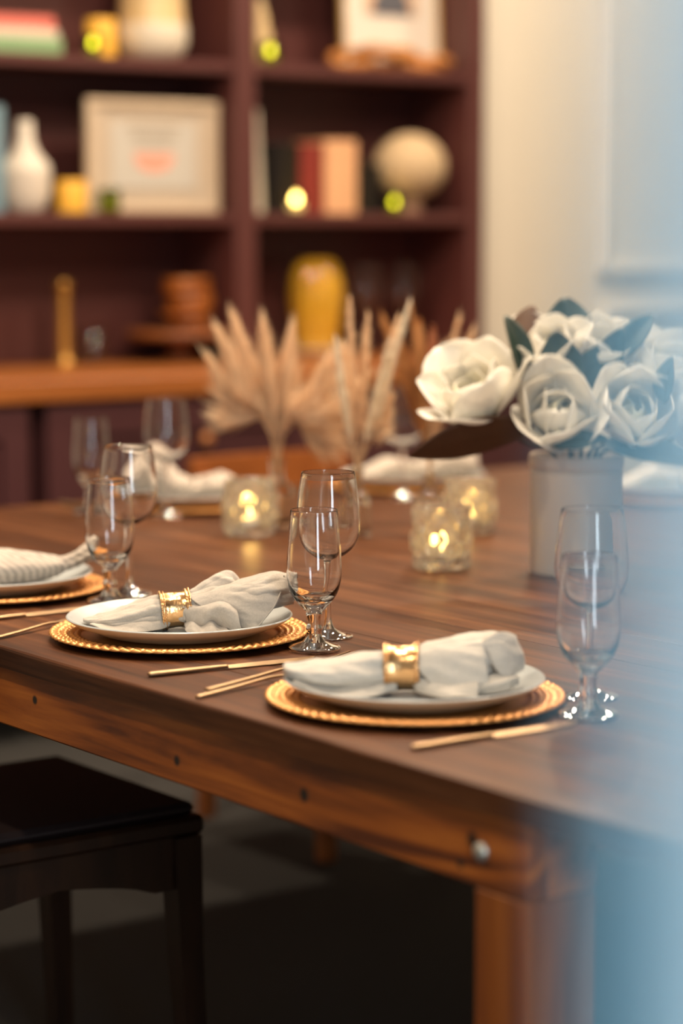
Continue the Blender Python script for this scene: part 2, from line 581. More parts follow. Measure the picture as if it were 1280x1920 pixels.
def catmull(P, n):
    """interpolate rows of P at n points"""
    P = np.asarray(P, float)
    k = len(P)
    Q = np.vstack([2 * P[0] - P[1], P, 2 * P[-1] - P[-2]])
    out = []
    for t in np.linspace(0, k - 1 - 1e-9, n):
        i = int(t)
        u = t - i
        a, b, c, d = Q[i], Q[i + 1], Q[i + 2], Q[i + 3]
        out.append(0.5 * (2 * b + (c - a) * u + (2 * a - 5 * b + 4 * c - d) * u * u + (3 * b - a - 3 * c + d) * u ** 3))
    return np.array(out)


def tube_geo(pts, rad, seg=8):
    pts = [Vector(p) for p in pts]
    n = len(pts)
    if not hasattr(rad, '__len__'):
        rad = [rad] * n
    V = []
    F = []
    up = Vector((0.13, 0.21, 0.97))
    for i, p in enumerate(pts):
        t = (pts[min(i + 1, n - 1)] - pts[max(i - 1, 0)]).normalized()
        a = t.cross(up)
        if a.length < 1e-3:
            a = t.cross(Vector((1, 0, 0)))
        a.normalize()
        b = t.cross(a)
        for k in range(seg):
            w = 2 * PI * k / seg
            V.append(p + rad[i] * (math.cos(w) * a + math.sin(w) * b))
    F = grid_faces(n, seg, wrap_v=True)
    F.append(tuple(range(seg)))
    F.append(tuple(reversed(range((n - 1) * seg, n * seg))))
    return V, F


def crease(x, y, z, seed, amp):
    """soft pulled folds running along X"""
    p = Vector((x * 16 + seed * 3.7, y * 55, z * 55 + x * 9))
    a = 1 - 2 * abs(noise.noise(p))
    b = noise.noise(p * 2.3 + Vector((5, 1, 2)))
    return amp * (a * 0.75 + b * 0.45 - 0.35)


def patch_geo(ctrl, nu=24, nv=24, thick=0.0012, fold=0.0022):
    """smooth sheet through a grid of control points, with thickness"""
    C = np.asarray(ctrl, float)
    R = np.array([catmull(row, nv) for row in C])
    S = np.array([catmull(R[:, j], nu) for j in range(nv)]).transpose(1, 0, 2)
    du = np.gradient(S, axis=0)
    dv = np.gradient(S, axis=1)
    nn = np.cross(du, dv)
    nn /= np.linalg.norm(nn, axis=2, keepdims=True) + 1e-12
    if fold:
        for i in range(nu):
            for j in range(nv):
                S[i, j] += nn[i, j] * crease(*S[i, j], 2.0, fold)
                S[i, j, 2] = max(S[i, j, 2], 0.0022)
    A = (S - nn * thick / 2).reshape(-1, 3)
    B = (S + nn * thick / 2).reshape(-1, 3)
    V = np.vstack([A, B])
    o = nu * nv
    F = grid_faces(nu, nv)
    F += [tuple(reversed([i + o for i in f])) for f in grid_faces(nu, nv)]
    ring = [j for j in range(nv)] + [i * nv + nv - 1 for i in range(1, nu)] + \
           [(nu - 1) * nv + j for j in range(nv - 2, -1, -1)] + [i * nv for i in range(nu - 2, 0, -1)]
    for a, b in zip(ring, ring[1:] + ring[:1]):
        F.append((b, a, a + o, b + o))
    return V, F


def copy_tree(o, parent=None):
    c = o.copy()
    COL.objects.link(c)
    c.parent = parent
    for ch in list(o.children):
        copy_tree(ch, c)
    return c


# camera-neutral axis pair used for turning things on the table
RX, RY = math.cos(YAW), -math.sin(YAW)      # diagonal towards the window side
FX, FY = math.sin(YAW), math.cos(YAW)       # diagonal towards the bookcase
TZ = 0.76

# ================================================================== STRUCTURE
box('floor', -1.6, 7.0, -1.8, 6.2, -0.05, 0.0, M['floor'], kind='structure')
box('ceiling', -1.6, 7.0, -1.8, 6.2, CEIL, CEIL + 0.05, M['ceiling'], kind='structure')
WY = 5.60
box('wall_back', 4.646, 7.0, WY, 6.2, 0, CEIL, M['wall'], kind='structure')
box('wall_behind_bookcase', -1.6, 4.646, 5.87, 6.2, 0, CEIL, M['wall'], kind='structure')
box('wall_left', -1.65, -1.6, -1.8, 6.2, 0, CEIL, M['wall_dim'], kind='structure')
box('wall_right', 7.0, 7.05, -1.8, 6.2, 0, CEIL, M['wall_dim'], kind='structure')
# closed rear wall behind the camera
box('wall_rear', -1.6, 7.0, -1.85, -1.8, 0, CEIL, M['wall_dim'], kind='structure')


def moulding(name, x0, x1, z0, z1, w=0.046):
    t = bpy.data.objects.new(name, None)
    link(t, None, kind='structure')
    for (a, b, c, d) in ((x0, x0 + w, z0, z1), (x1 - w, x1, z0, z1), (x0 + w, x1 - w, z0, z0 + w * 0.62), (x0 + w, x1 - w, z1 - w * 0.62, z1)):
        mb = MB()
        mb.box(a, b, WY - 0.022, WY - 0.0005, c, d, bev=0.004)
        i = 0.012
        mb.box(a + i, b - i, WY - 0.034, WY - 0.020, c + (i if d - c > b - a else 0.007), d - (i if d - c > b - a else 0.007), bev=0.004)
        mb.build('moulding_strip', M['trim'], t, smooth=False)
    return t


moulding('trim_1', 5.158, 6.55, 1.128, 2.65)
moulding('trim_2', 5.158, 6.55, 0.22, 1.026)
box('baseboard_back', 4.648, 7.0, WY - 0.018, WY - 0.0005, 0, 0.14, M['trim'], bev=0.004, kind='structure')

# the pale painted door jamb of the doorway, close by on the window side
jx, jy = 0.34 * FX + 0.0410 * RX, 0.34 * FY + 0.0410 * RY
jb = bpy.data.objects.new('door_1', None)
jb.location = (jx, jy, 0)
jb.rotation_euler = (0, 0, -YAW - 0.21)
link(jb, None, kind='structure')
box('jamb', 0.0155, 0.085, 0.0, 0.09, 0.0, 2.3, M['jamb'], jb, bev=0.003)
box('haze_strip', 0.0, 0.0150, 0.0, 0.09, 0.0, 2.3, M['haze_blue'], jb, bev=0.003)  # added strip; its blue colour stands in for the haze's cool fringe

# ================================================================== BOOKCASE WALL
BY = 5.55
BB = 5.84
bk = thing('bookcase', 'plum painted built-in bookcase with open shelves above a wooden worktop', 'bookcase', (0, 0, 0))
bk.location = (3.5, BY, 0.905)
ox, oy, oz = bk.location


def bpart(name, x0, x1, y0, y1, z0, z1, bev=0.003):
    return box(name, x0 - ox, x1 - ox, y0 - oy, y1 - oy, z0 - oz, z1 - oz, M['plum'], bk, bev=bev)


bpart('back_panel', 2.10, 4.60, BB, BB + 0.02, 0.905, 2.62)
bpart('divider', 3.757, 3.827, BY - 0.006, BB, 0.905, 2.60)
bpart('side_panel', 4.588, 4.645, BY - 0.006, BB + 0.02, 0.905, 2.60)
bpart('divider', 2.80, 2.87, BY - 0.006, BB, 0.905, 2.60)
bpart('side_panel', 2.04, 2.10, BY - 0.006, BB + 0.02, 0.905, 2.60)
for (a, b) in ((2.10, 2.80), (2.87, 3.757), (3.827, 4.588)):
    for z in (1.284, 1.694, 2.13):
        bpart('shelf', a, b, BY + 0.004, BB, z, z + 0.031)
bpart('crown', 2.03, 4.650, BY - 0.03, BB + 0.02, 2.60, 2.72, 0.008)

CZ = 0.905
mb = MB()
mb.box(2.02, 4.644, 5.20, BB + 0.02, 0.850, CZ, bev=0.004)
wt = thing('worktop', 'thick orange-brown wooden worktop running under the plum bookcase', 'worktop', (3.3, 5.2, 0.85))
mesh('slab', [(v[0] - 3.3, v[1] - 5.2, v[2] - 0.85) for v in mb.V], mb.F, M['counter'], wt, smooth=False)


def base_cabinet(x0, x1, label, ndoors, knob_side):
    t = thing('base_cabinet', label, 'cabinet', ((x0 + x1) / 2, 5.25, 0), group='plum base cabinets')
    w = (x1 - x0) / 2
    box('body', -w, w, 0.0, 0.56, 0.08, 0.848, M['plum_cab'], t, bev=0.002)
    box('plinth', -w, w, 0.05, 0.5, 0.0, 0.08, M['black'], t)
    dw = 2 * w / ndoors
    for i in range(ndoors):
        a = -w + i * dw + 0.006
        b = a + dw - 0.012
        d = box('door', a, b, -0.020, -0.001, 0.10, 0.835, M['plum_cab'], t, bev=0.002)
        s = 0.075
        for (p, q, r_, u) in ((a, a + s, 0.10, 0.835), (b - s, b, 0.10, 0.835), (a + s, b - s, 0.10, 0.10 + s), (a + s, b - s, 0.835 - s, 0.835)):
            box('rail', p, q, -0.034, -0.0195, r_, u, M['plum_cab'], d, bev=0.002)
        kx = (3.425 - 3.3825) if ndoors == 1 else (b - 0.045 if (i + knob_side) % 2 == 0 else a + 0.045)
        V, F = lathe_geo([(0.0001, -0.0), (0.008, 0.0), (0.007, 0.012), (0.017, 0.018), (0.019, 0.026), (0.014, 0.032), (0.0001, 0.034)], 20)
        V = [(x + kx, -0.034 - z, y + 0.735) for (x, y, z) in V]
        mesh('knob', V, F, M['knobwood'], d)
    return t


base_cabinet(2.045, 2.925, 'plum base cabinet at the frame edge, before the dark gap', 2, 0)
base_cabinet(2.965, 3.80, 'plum base cabinet with a wooden knob beside the dark gap', 1, 1)
bc = base_cabinet(3.81, 4.64, 'plum base cabinet hidden behind the dried grasses and flowers', 2, 0)
# ---------------------------------------------------------------- things on the shelves
S2 = 1.3155   # top of the middle shelf
S1 = 1.7255   # top of the upper shelf


def lying_book(label, x0, x1, y0, y1, z0, z1, mat):
    t = thing('book', label, 'book', ((x0 + x1) / 2, (y0 + y1) / 2, z0), group='books lying flat on the upper shelf')
    w = (x1 - x0) / 2
    d = (y1 - y0) / 2
    h = z1 - z0
    mb = MB()
    c = min(0.003, h * 0.2)
    mb.box(-w, w, -d, d, 0, c)
    mb.box(-w, w, -d, d, h - c, h)
    mb.box(-w, w, -d, -d + 0.004, c, h - c)
    mb.build('cover', mat, t, smooth=False)
    box('pages', -w + 0.002, w - 0.004, -d + 0.0045, d - 0.004, c + 0.0002, h - c - 0.0002, M['pages'], t)
    return t


lying_book('green book at the bottom of the lying pile', 3.00, 3.237, 5.58, 5.76, S1, S1 + 0.040, M['green_book'])
lying_book('thin cream book between the green and the coral book', 3.005, 3.228, 5.585, 5.75, S1 + 0.0405, S1 + 0.0625, M['cream_book'])
lying_book('coral red book on top of the lying pile', 3.01, 3.220, 5.59, 5.75, S1 + 0.063, S1 + 0.096, M['red_book'])


def standing_book(label, x0, x1, h, mat, lean=0.0, depth=0.15, y=5.62, z=S2, pages=True):
    t = thing('book', label, 'book', (x0, y, z), group='books standing on the middle shelf')
    t.rotation_euler = (0, lean, 0)
    w = x1 - x0
    mb = MB()
    c = min(0.003, w * 0.2)
    mb.box(0, c, 0, depth, 0, h)
    mb.box(w - c, w, 0, depth, 0, h)
    V = []
    n = 7
    for k in range(n):   # rounded spine
        a = k / (n - 1)
        yy = -0.006 * math.sin(PI * a)
        for zz in (0, h):
            for dy in (0, 0.003):
                V.append((w * a, yy + dy, zz))
    F = []
    for k in range(n - 1):
        o = k * 4
        F += [(o, o + 4, o + 6, o + 2), (o + 1, o + 3, o + 7, o + 5), (o + 2, o + 6, o + 7, o + 3), (o, o + 1, o + 5, o + 4)]
    mb.add(V, F)
    mb.build('cover', mat, t, smooth=False)
    box('pages', c + 0.0002, w - c - 0.0002, 0.0035, depth - 0.004, 0.004, h - 0.004, M['pages'], t)
    return t


standing_book('blue-grey book at the frame edge beside the white bottle vase', 3.02, 3.083, 0.275, M['blue_book'])
standing_book('tall white book leaning against the divider', 3.872, 3.902, 0.285, M['cream_book'], lean=-0.055)
standing_book('black book nearest the leaning white book', 3.932, 3.972, 0.198, M['dark_book'])
standing_book('black book beside the dark red book', 3.976, 4.022, 0.196, M['olive_book'])
standing_book('dark red book beside the peach book', 4.032, 4.110, 0.196, M['wine_book'])
standing_book('thick peach coloured book among the dark books', 4.116, 4.228, 0.208, M['peach_book'])
standing_book('low black book on the far side of the peach book', 4.236, 4.275, 0.150, M['olive_book'])
standing_book('low black book next to the round sand vase', 4.278, 4.312, 0.140, M['dark_book'])


def votive(label, loc, r, h, mat, flame='flame_dim', group='small glass votives on the shelves'):
    t = thing('votive', label, 'votive', loc, group=group)
    lathe('glass_cup', [(0.0005, 0), (r * 0.86, 0), (r * 0.92, h * 0.1), (r, h * 0.6), (r, h), (r * 0.93, h), (r * 0.92, h * 0.6), (r * 0.85, h * 0.14), (0.0005, h * 0.13)], mat, t, 28)
    c = lathe('tealight', [(0.0005, h * 0.15), (r * 0.7, h * 0.15), (r * 0.7, h * 0.42), (r * 0.6, h * 0.42), (0.0005, h * 0.41)], M['wax'], t, 20)
    lathe('flame', [(0.0005, h * 0.42), (r * 0.28, h * 0.52), (r * 0.34, h * 0.62), (r * 0.2, h * 0.78), (0.0005, h * 0.92)], M[flame], c, 12)
    return t


def pillar_candle(label, loc, r, h, wick=True):
    t = thing('pillar_candle', label, 'candle', loc, group='amber pillar candles on the shelves')
    b = lathe('wax', [(0.0005, 0), (r * 0.97, 0), (r, 0.004), (r, h - 0.006), (r * 0.94, h), (r * 0.6, h - 0.004), (0.0005, h - 0.007)], M['amberwax'], t, 32)
    mb = MB()
    mb.tube([(0, 0, h - 0.008), (0.001, 0, h + 0.004), (0.003, 0, h + 0.012)], 0.0013, 6)
    mb.build('wick', M['black'], b)
    return t


pillar_candle('amber pillar candle beside the cream jar on the upper shelf', (3.415, 5.68, S1), 0.040, 0.105)
votive('green glass votive in front of the upper amber candle', (3.348, 5.61, S1), 0.024, 0.058, M['greenglass'])
pillar_candle('short amber candle beside the white bottle vase', (3.287, 5.63, S2), 0.039, 0.085)
votive('green glass votive in front of the framed certificate', (3.372, 5.575, S2), 0.029, 0.064, M['greenglass'], flame='wax')
votive('lit votive beside the cone ornament', (3.903, 5.586, S1), 0.026, 0.06, M['greenglass'])
votive('clear lit votive in front of the black books', (3.985, 5.58, S2), 0.030, 0.062, M['bud'])
votive('small green lit votive beside the round sand vase', (4.335, 5.58, S2), 0.024, 0.052, M['greenglass'])

t = thing('ceramic_jar', 'large cream jar with a honey glazed upper half on the upper shelf', 'jar', (3.576, 5.68, S1))
lathe('body', [(0.0005, 0), (0.060, 0), (0.082, 0.014), (0.096, 0.045), (0.097, 0.085), (0.094, 0.098)], M['cream_cer'], t, 40)
lathe('upper_body', [(0.094, 0.098), (0.089, 0.13), (0.086, 0.20), (0.083, 0.25), (0.074, 0.262), (0.070, 0.28), (0.064, 0.28), (0.064, 0.255), (0.0005, 0.25)], M['honey_glaze'], t, 40)

t = thing('cone_ornament', 'beige turned cone ornament standing against the divider', 'ornament', (3.925, 5.672, S1))
lathe('foot', [(0.0005, 0), (0.030, 0), (0.032, 0.008), (0.030, 0.02)], M['globe_foot'], t, 28)
lathe('cone', [(0.030, 0.02), (0.031, 0.045), (0.036, 0.075), (0.032, 0.10), (0.024, 0.115), (0.026, 0.128), (0.018, 0.155), (0.009, 0.185), (0.0005, 0.195)], M['honey_glaze'], t, 28)

t = thing('bottle_vase', 'white matt bottle vase with a slim neck on the middle shelf', 'vase', (3.150, 5.63, S2))
lathe('body', [(0.0005, 0), (0.042, 0), (0.050, 0.012), (0.064, 0.050), (0.066, 0.110)], M['white_cer'], t, 40)
lathe('neck', [(0.066, 0.110), (0.060, 0.128), (0.040, 0.150), (0.027, 0.175), (0.021, 0.205), (0.020, 0.236), (0.017, 0.240), (0.014, 0.236), (0.013, 0.2), (0.0005, 0.19)], M['white_cer'], t, 40)

t = thing('round_vase', 'round sand-coloured stoneware vase on a small foot', 'vase', (4.452, 5.66, S2))
lathe('foot', [(0.0005, 0), (0.038, 0), (0.040, 0.006), (0.034, 0.022), (0.040, 0.036)], M['globe_foot'], t, 36)
R_ = 0.107
prof = [(0.040, 0.036)]
for k in range(3, 23):
    a = -PI / 2 + PI * k / 23.5
    prof.append((R_ * math.cos(a) * 1.02, 0.036 + R_ * 0.93 + R_ * 0.93 * math.sin(a)))
prof += [(0.014, 0.23), (0.0005, 0.226)]
lathe('body', prof, M['globe'], t, 44)


def picture_frame(name, label, x0, x1, z0, z1, y, fw, fmat, matm, lean):
    t = thing(name, label, 'picture frame', ((x0 + x1) / 2, y, z0))
    t.rotation_euler = (-lean, 0, 0)
    w = (x1 - x0) / 2
    h = z1 - z0
    mb = MB()
    mb.box(-w, -w + fw, 0, 0.02, 0, h, bev=0.003)
    mb.box(w - fw, w, 0, 0.02, 0, h, bev=0.003)
    mb.box(-w + fw, w - fw, 0, 0.02, 0, fw, bev=0.003)
    mb.box(-w + fw, w - fw, 0, 0.02, h - fw, h, bev=0.003)
    mb.build('frame', fmat, t, smooth=False)
    m_ = box('mat_board', -w + fw * 0.9, w - fw * 0.9, 0.008, 0.012, fw * 0.9, h - fw * 0.9, matm, t)
    return t, m_, w, h


t, mt, w, h = picture_frame('framed_certificate', 'cream framed certificate standing on the middle shelf', 3.322, 3.742, S2, S2 + 0.302, 5.60, 0.022, M['frame_cream'], M['mat'], 0.0)
pp = box('paper', -0.134, 0.134, 0.0055, 0.0078, 0.066, 0.246, M['paper'], t)
for (lw, z, hh) in ((0.15, 0.262, 0.008),):
    box('print_heading', -lw, lw, 0.0060, 0.0078, z, z + hh, M['print_grey'], t)
for (lw, z, hh) in ((0.090, 0.226, 0.010), (0.070, 0.208, 0.005), (0.074, 0.196, 0.005), (0.056, 0.178, 0.004)):
    box('print_line', -lw, lw, 0.0042, 0.0053, z, z + hh, M['print_grey'], pp)
V = []
for k in range(25):
    a = PI + PI * k / 24
    V.append((0.062 * math.cos(a), 0.0045, 0.150 + 0.040 * math.sin(a)))
Vb = [(x, 0.0053, z) for (x, y, z) in V]
mesh('print_seal', V + Vb, [tuple(range(25))] + [tuple(reversed(range(25, 50)))] + [(i + 1, i, i + 25, i + 26) for i in range(24)], M['print_pink'], pp, smooth=False)
box('print_line', -0.062, 0.062, 0.0042, 0.0053, 0.152, 0.160, M['print_pink'], pp)

t, mt, w, h = picture_frame('framed_portrait', 'gold framed picture with a wide white mat on the upper shelf', 4.222, 4.580, S1, S1 + 0.395, 5.668, 0.012, M['frame_gold'], M['mat_white'], 0.05)
pic = box('picture', -0.098, 0.098, 0.0056, 0.0078, 0.165, 0.340, M['print_orange'], t)
V = [(-0.075, 0.004, 0.165), (-0.045, 0.004, 0.25), (-0.03, 0.004, 0.262), (-0.028, 0.004, 0.30), (0, 0.004, 0.325), (0.028, 0.004, 0.30), (0.03, 0.004, 0.262), (0.045, 0.004, 0.25), (0.075, 0.004, 0.165)]
mesh('print_figure', V + [(x, 0.0054, z) for (x, y, z) in V], [tuple(range(9))] + [(i + 1, i, i + 9, i + 10) for i in range(8)], M['print_dark'], pic, smooth=False)

# carved wooden chain in front of the picture
t = thing('wooden_chain', 'orange-brown carved wooden chain links lying before the gold frame', 'ornament', (4.33, 5.606, S1))


def chain_link(cx, cy, cz, rx, ry, rot, tilt, tilt2=0):
    V = []
    n, s = 36, 10
    mtx = Matrix.Translation((cx, cy, cz)) @ Matrix.Rotation(rot, 4, 'Z') @ Matrix.Rotation(tilt, 4, 'X') @ Matrix.Rotation(tilt2, 4, 'Y')
    for i in range(n):
        a = 2 * PI * i / n
        c, s_ = math.cos(a), math.sin(a)
        ex = abs(c) ** 0.8 * (1 if c > 0 else -1) * rx
        ey = abs(s_) ** 0.9 * (1 if s_ > 0 else -1) * ry
        for k in range(s):
            b = 2 * PI * k / s
            rr = 0.0125 + 0.002 * math.sin(3 * a)
            V.append(mtx @ Vector((ex + rr * math.cos(b) * c, ey + rr * math.cos(b) * s_, rr * math.sin(b) * 1.15)))
    return mesh('link', V, grid_faces(n, s, True, True), M['chain'], t)


chain_link(-0.13, 0.0, 0.028, 0.072, 0.034, 0.25, 0.55, -0.18)
chain_link(-0.035, 0.005, 0.036, 0.062, 0.036, -0.2, -0.5, 0.2)
chain_link(0.03, 0.005, 0.052, 0.07, 0.034, 0.1, 0.25, 0.0)
chain_link(0.095, -0.005, 0.026, 0.062, 0.034, -0.25, 0.5, 0.12)
chain_link(0.170, 0.0, 0.022, 0.056, 0.032, 0.2, -0.35, 0.05)

# ---------------------------------------------------------------- things on the worktop
t = thing('candlestick', 'slim brass candlestick column on the worktop', 'candlestick', (3.300, 5.70, CZ))
prof = [(0.0005, 0), (0.030, 0), (0.030, 0.008), (0.020, 0.016), (0.018, 0.03)]
for k in range(14):
    z = 0.03 + k * 0.0115
    prof += [(0.0165 + 0.0025 * (k % 2), z), (0.0175 + 0.0025 * (k % 2), z + 0.006)]
lathe('column', prof + [(0.017, 0.195), (0.0005, 0.196)], M['bronze'], t, 24)
lathe('cup', [(0.0005, 0.196), (0.014, 0.197), (0.021, 0.208), (0.022, 0.226), (0.018, 0.230), (0.0005, 0.226)], M['bronze'], t, 24)

t = thing('glass_tumbler', 'dim low glass tumbler beside the brass candlestick', 'glass', (3.398, 5.72, CZ))
lathe('bowl', [(0.0005, 0), (0.036, 0), (0.039, 0.01), (0.042, 0.10), (0.040, 0.10), (0.037, 0.012), (0.0005, 0.010)], M['bud'], t, 32)

t = thing('cake_stand', 'dark wooden cake stand on the worktop', 'cake stand', (3.645, 5.66, CZ))
lathe('foot', [(0.0005, 0), (0.062, 0), (0.064, 0.006), (0.045, 0.014), (0.036, 0.024)], M['standwood'], t, 36)
lathe('stem', [(0.036, 0.024), (0.032, 0.04), (0.034, 0.060), (0.044, 0.066)], M['standwood'], t, 30)
lathe('plate', [(0.0005, 0.0665), (0.145, 0.068), (0.150, 0.074), (0.150, 0.086), (0.146, 0.091), (0.0005, 0.090)], M['standwood'], t, 48)
zz = CZ + 0.0915
for i, (r, hh, dx, lab) in enumerate(((0.060, 0.036, 0.012, 'lowest pale wood round on the cake stand'), (0.072, 0.014, -0.004, 'thin dark wood round second in the stack'),
                                      (0.066, 0.044, 0.010, 'bright orange wood round in the middle of the stack'), (0.070, 0.016, 0.0, 'thin wood round under the topmost one'),
                                      (0.068, 0.030, -0.002, 'topmost dark wood round of the stack'))):
    t = thing('wood_round', lab, 'wood round', (3.668 + dx, 5.66, zz), 0.7 * i, 'stacked wood rounds on the cake stand')
    ph = i * 1.3
    lathe('disc', [(0.0005, 0), (r * 0.97, 0), (r, 0.003), (r, hh - 0.003), (r * 0.97, hh), (0.0005, hh)], M['rounds'], t, 40,
          rfun=lambda a, z, ph=ph: 1 + 0.02 * math.sin(3 * a + ph) + 0.012 * math.sin(7 * a + ph))
    zz += hh + 0.0004

t = thing('white_dish', 'low white dish under the amber ribbed vase', 'dish', (4.135, 5.69, CZ))
lathe('bowl', [(0.0005, 0), (0.055, 0), (0.060, 0.004), (0.086, 0.020), (0.088, 0.024), (0.084, 0.024), (0.058, 0.010), (0.0005, 0.009)], M['white_cer'], t, 40)
t = thing('amber_vase', 'tall amber ribbed glass vase on the worktop', 'vase', (4.135, 5.69, CZ + 0.0095))
rib = lambda a, z: 1 + 0.035 * math.cos(16 * a)
prof = [(0.0005, 0), (0.045, 0), (0.050, 0.004), (0.060, 0.04), (0.068, 0.09), (0.074, 0.14), (0.075, 0.18), (0.070, 0.22), (0.060, 0.25), (0.050, 0.262), (0.046, 0.262), (0.055, 0.245), (0.064, 0.2), (0.0005, 0.19)]
lathe('body', prof, M['amber_solid'], t, 140, rfun=rib)
lathe('lip', [(0.046, 0.2625), (0.051, 0.2625), (0.052, 0.266), (0.049, 0.269), (0.045, 0.266)], M['amber_solid'], t, 48)

# ================================================================== TABLE
TX0, TX1, TY0, TY1 = 1.45, 3.55, 1.30, 4.0
tb = thing('dining_table', 'large dark brown wooden farmhouse table set for a meal', 'table', (2.5, 2.65, 0))


def tl(V):
    return [(v[0] - 2.5, v[1] - 2.65, v[2]) for v in V]


npl = 15
pw = (TX1 - TX0) / npl
prng = random.Random(5)
for i in range(npl):
    a = TX0 + i * pw
    b = a + pw - 0.0008
    z1 = TZ
    # plank with softened, slightly worn edges
    ny = 40 if i == 0 else 2
    V = []
    for j in range(ny):
        y = TY0 + (TY1 - TY0) * j / (ny - 1)
        e = (0.0012 * prng.random() if i == 0 else 0)
        bv = 0.0028 + (0.0016 * prng.random() if i == 0 else -0.0018)
        V += [(a + e, y, z1 - 0.027), (b, y, z1 - 0.027), (b, y, z1 - 0.001), (b - 0.001, y, z1), (a + e + bv, y, z1), (a + e + bv * 0.25, y, z1 - bv * 0.35), (a + e, y, z1 - bv)]
    F = [tuple(reversed(f)) for f in grid_faces(ny, 7, wrap_v=True)]
    F.append(tuple(range(7)))
    F.append(tuple(reversed(range((ny - 1) * 7, ny * 7))))
    mesh('plank', tl(V), F, M['top'], tb, smooth=False)
AZ0, AZ1 = 0.655, TZ - 0.0275


def apron(x0, x1, y0, y1):
    V, F = box_geo(x0, x1, y0, y1, AZ0, AZ1, 0.0025)
    mesh('apron', tl(V), F, M['apron'], tb, smooth=False)


LY0, LY1 = 1.675, 1.757
LX0 = 1.462
apron(LX0, LX0 + 0.026, LY0, 3.93)
apron(3.51, 3.536, LY0, 3.93)
apron(LX0 + 0.115, 3.51, LY0 + 0.10, LY0 + 0.126)
apron(LX0 + 0.026, 3.51, 3.87, 3.896)


def table_leg(x0, y0):
    V, F = box_geo(x0, x0 + 0.086, y0, y0 + 0.080, 0.0, 0.6545, 0.003)
    mesh('leg', tl(V), F, M['leg'], tb, smooth=False)


for x0 in (LX0 + 0.001, 3.45):
    for y0 in (LY0, 3.83):
        table_leg(x0, y0)
# corner block behind the apron end
V, F = box_geo(LX0 + 0.0265, LX0 + 0.088, LY0, LY0 + 0.08, AZ0, AZ1, 0.002)
mesh('corner_block', tl(V), F, M['apron'], tb, smooth=False)
V, F = lathe_geo([(0.0005, 0), (0.0095, 0), (0.0098, 0.002), (0.008, 0.005), (0.004, 0.0068), (0.0005, 0.0072)], 20)
mesh('bolt', tl([(LX0 - z, 1.742 + x, 0.6915 + y) for (x, y, z) in V]), F, M['bolt'], tb)

# ================================================================== CHAIRS


def make_chair(label, loc, rotz, wm, group):
    """origin on the floor below the seat centre; the chair faces +X"""
    t = thing('dining_chair', label, 'chair', loc, rotz, group)
    mb = MB()
    mb.box(-0.22, 0.235, -0.205, 0.205, 0.425, 0.452, bev=0.006)
    mb.build('seat_board', wm, t, smooth=False)
    V, F = box_geo(-0.20, 0.225, -0.195, 0.195, 0.4525, 0.470, 0.007)
    mesh('seat_pad', V, F, M['chair_seat'], t, smooth=False)
    for s in (-1, 1):
        mb = MB()
        y = s * 0.185
        P = [(0.205, y, 0.424), (0.210, y * 1.01, 0.25), (0.222, y * 1.05, 0.0)]
        V = []
        for (x, yy, z), hw in zip(P, (0.022, 0.019, 0.015)):
            V += [(x - hw, yy - hw, z), (x + hw, yy - hw, z), (x + hw, yy + hw, z), (x - hw, yy + hw, z)]
        F = [tuple(reversed(f)) for f in grid_faces(3, 4, wrap_v=True)] + [(0, 1, 2, 3), (11, 10, 9, 8)]
        mesh('leg', V, [tuple(reversed(f)) for f in F], wm, t, smooth=False)
        P = [(-0.235, y, 0.0), (-0.205, y, 0.42), (-0.215, y, 0.60), (-0.250, y, 0.765)]
        V = []
        for (x, yy, z), hw in zip(P, (0.015, 0.021, 0.018, 0.015)):
            V += [(x - hw, yy - hw, z), (x + hw, yy - hw, z), (x + hw, yy + hw, z), (x - hw, yy + hw, z)]
        F = grid_faces(4, 4, wrap_v=True) + [(3, 2, 1, 0), (12, 13, 14, 15)]
        mesh('leg', V, F, wm, t, smooth=False)
        # arched side rail
        n = 13
        V = []
        for k in range(n):
            x = -0.184 + 0.368 * k / (n - 1)
            arch = 0.030 * max(0, 1 - abs((k - 6) / 4.6)) ** 0.5 if abs(k - 6) < 4.6 else 0
            V += [(x, y - 0.011, 0.348 + arch), (x, y + 0.011, 0.348 + arch), (x, y + 0.011, 0.4245), (x, y - 0.011, 0.4245)]
        F = grid_faces(n, 4, wrap_v=True) + [(3, 2, 1, 0), tuple(range((n - 1) * 4, n * 4))]
        mesh('side_rail', V, F, wm, t, smooth=False)
    box('front_rail', 0.195, 0.215, -0.162, 0.162, 0.355, 0.4245, wm, t, bev=0.002)
    n = 13
    V = []
    for k in range(n):
        yy = -0.21 + 0.42 * k / (n - 1)
        bow = -0.03 * (1 - (yy / 0.21) ** 2)
        x = -0.252 + bow
        V += [(x - 0.012, yy, 0.700), (x + 0.012, yy, 0.700), (x + 0.012, yy, 0.785), (x - 0.012, yy, 0.785)]
    F = grid_faces(n, 4, wrap_v=True) + [(3, 2, 1, 0), tuple(range((n - 1) * 4, n * 4))]
    mesh('top_rail', V, F, wm, t, smooth=False)
    for yy in (-0.11, -0.037, 0.037, 0.11):
        bow = -0.03 * (1 - (yy / 0.21) ** 2)
        mb = MB()
        mb.tube([(-0.205, yy, 0.4525), (-0.225, yy, 0.58), (-0.252 + bow, yy, 0.7005)], 0.009, 8)
        mb.build('back_spindle', wm, t)
    return t


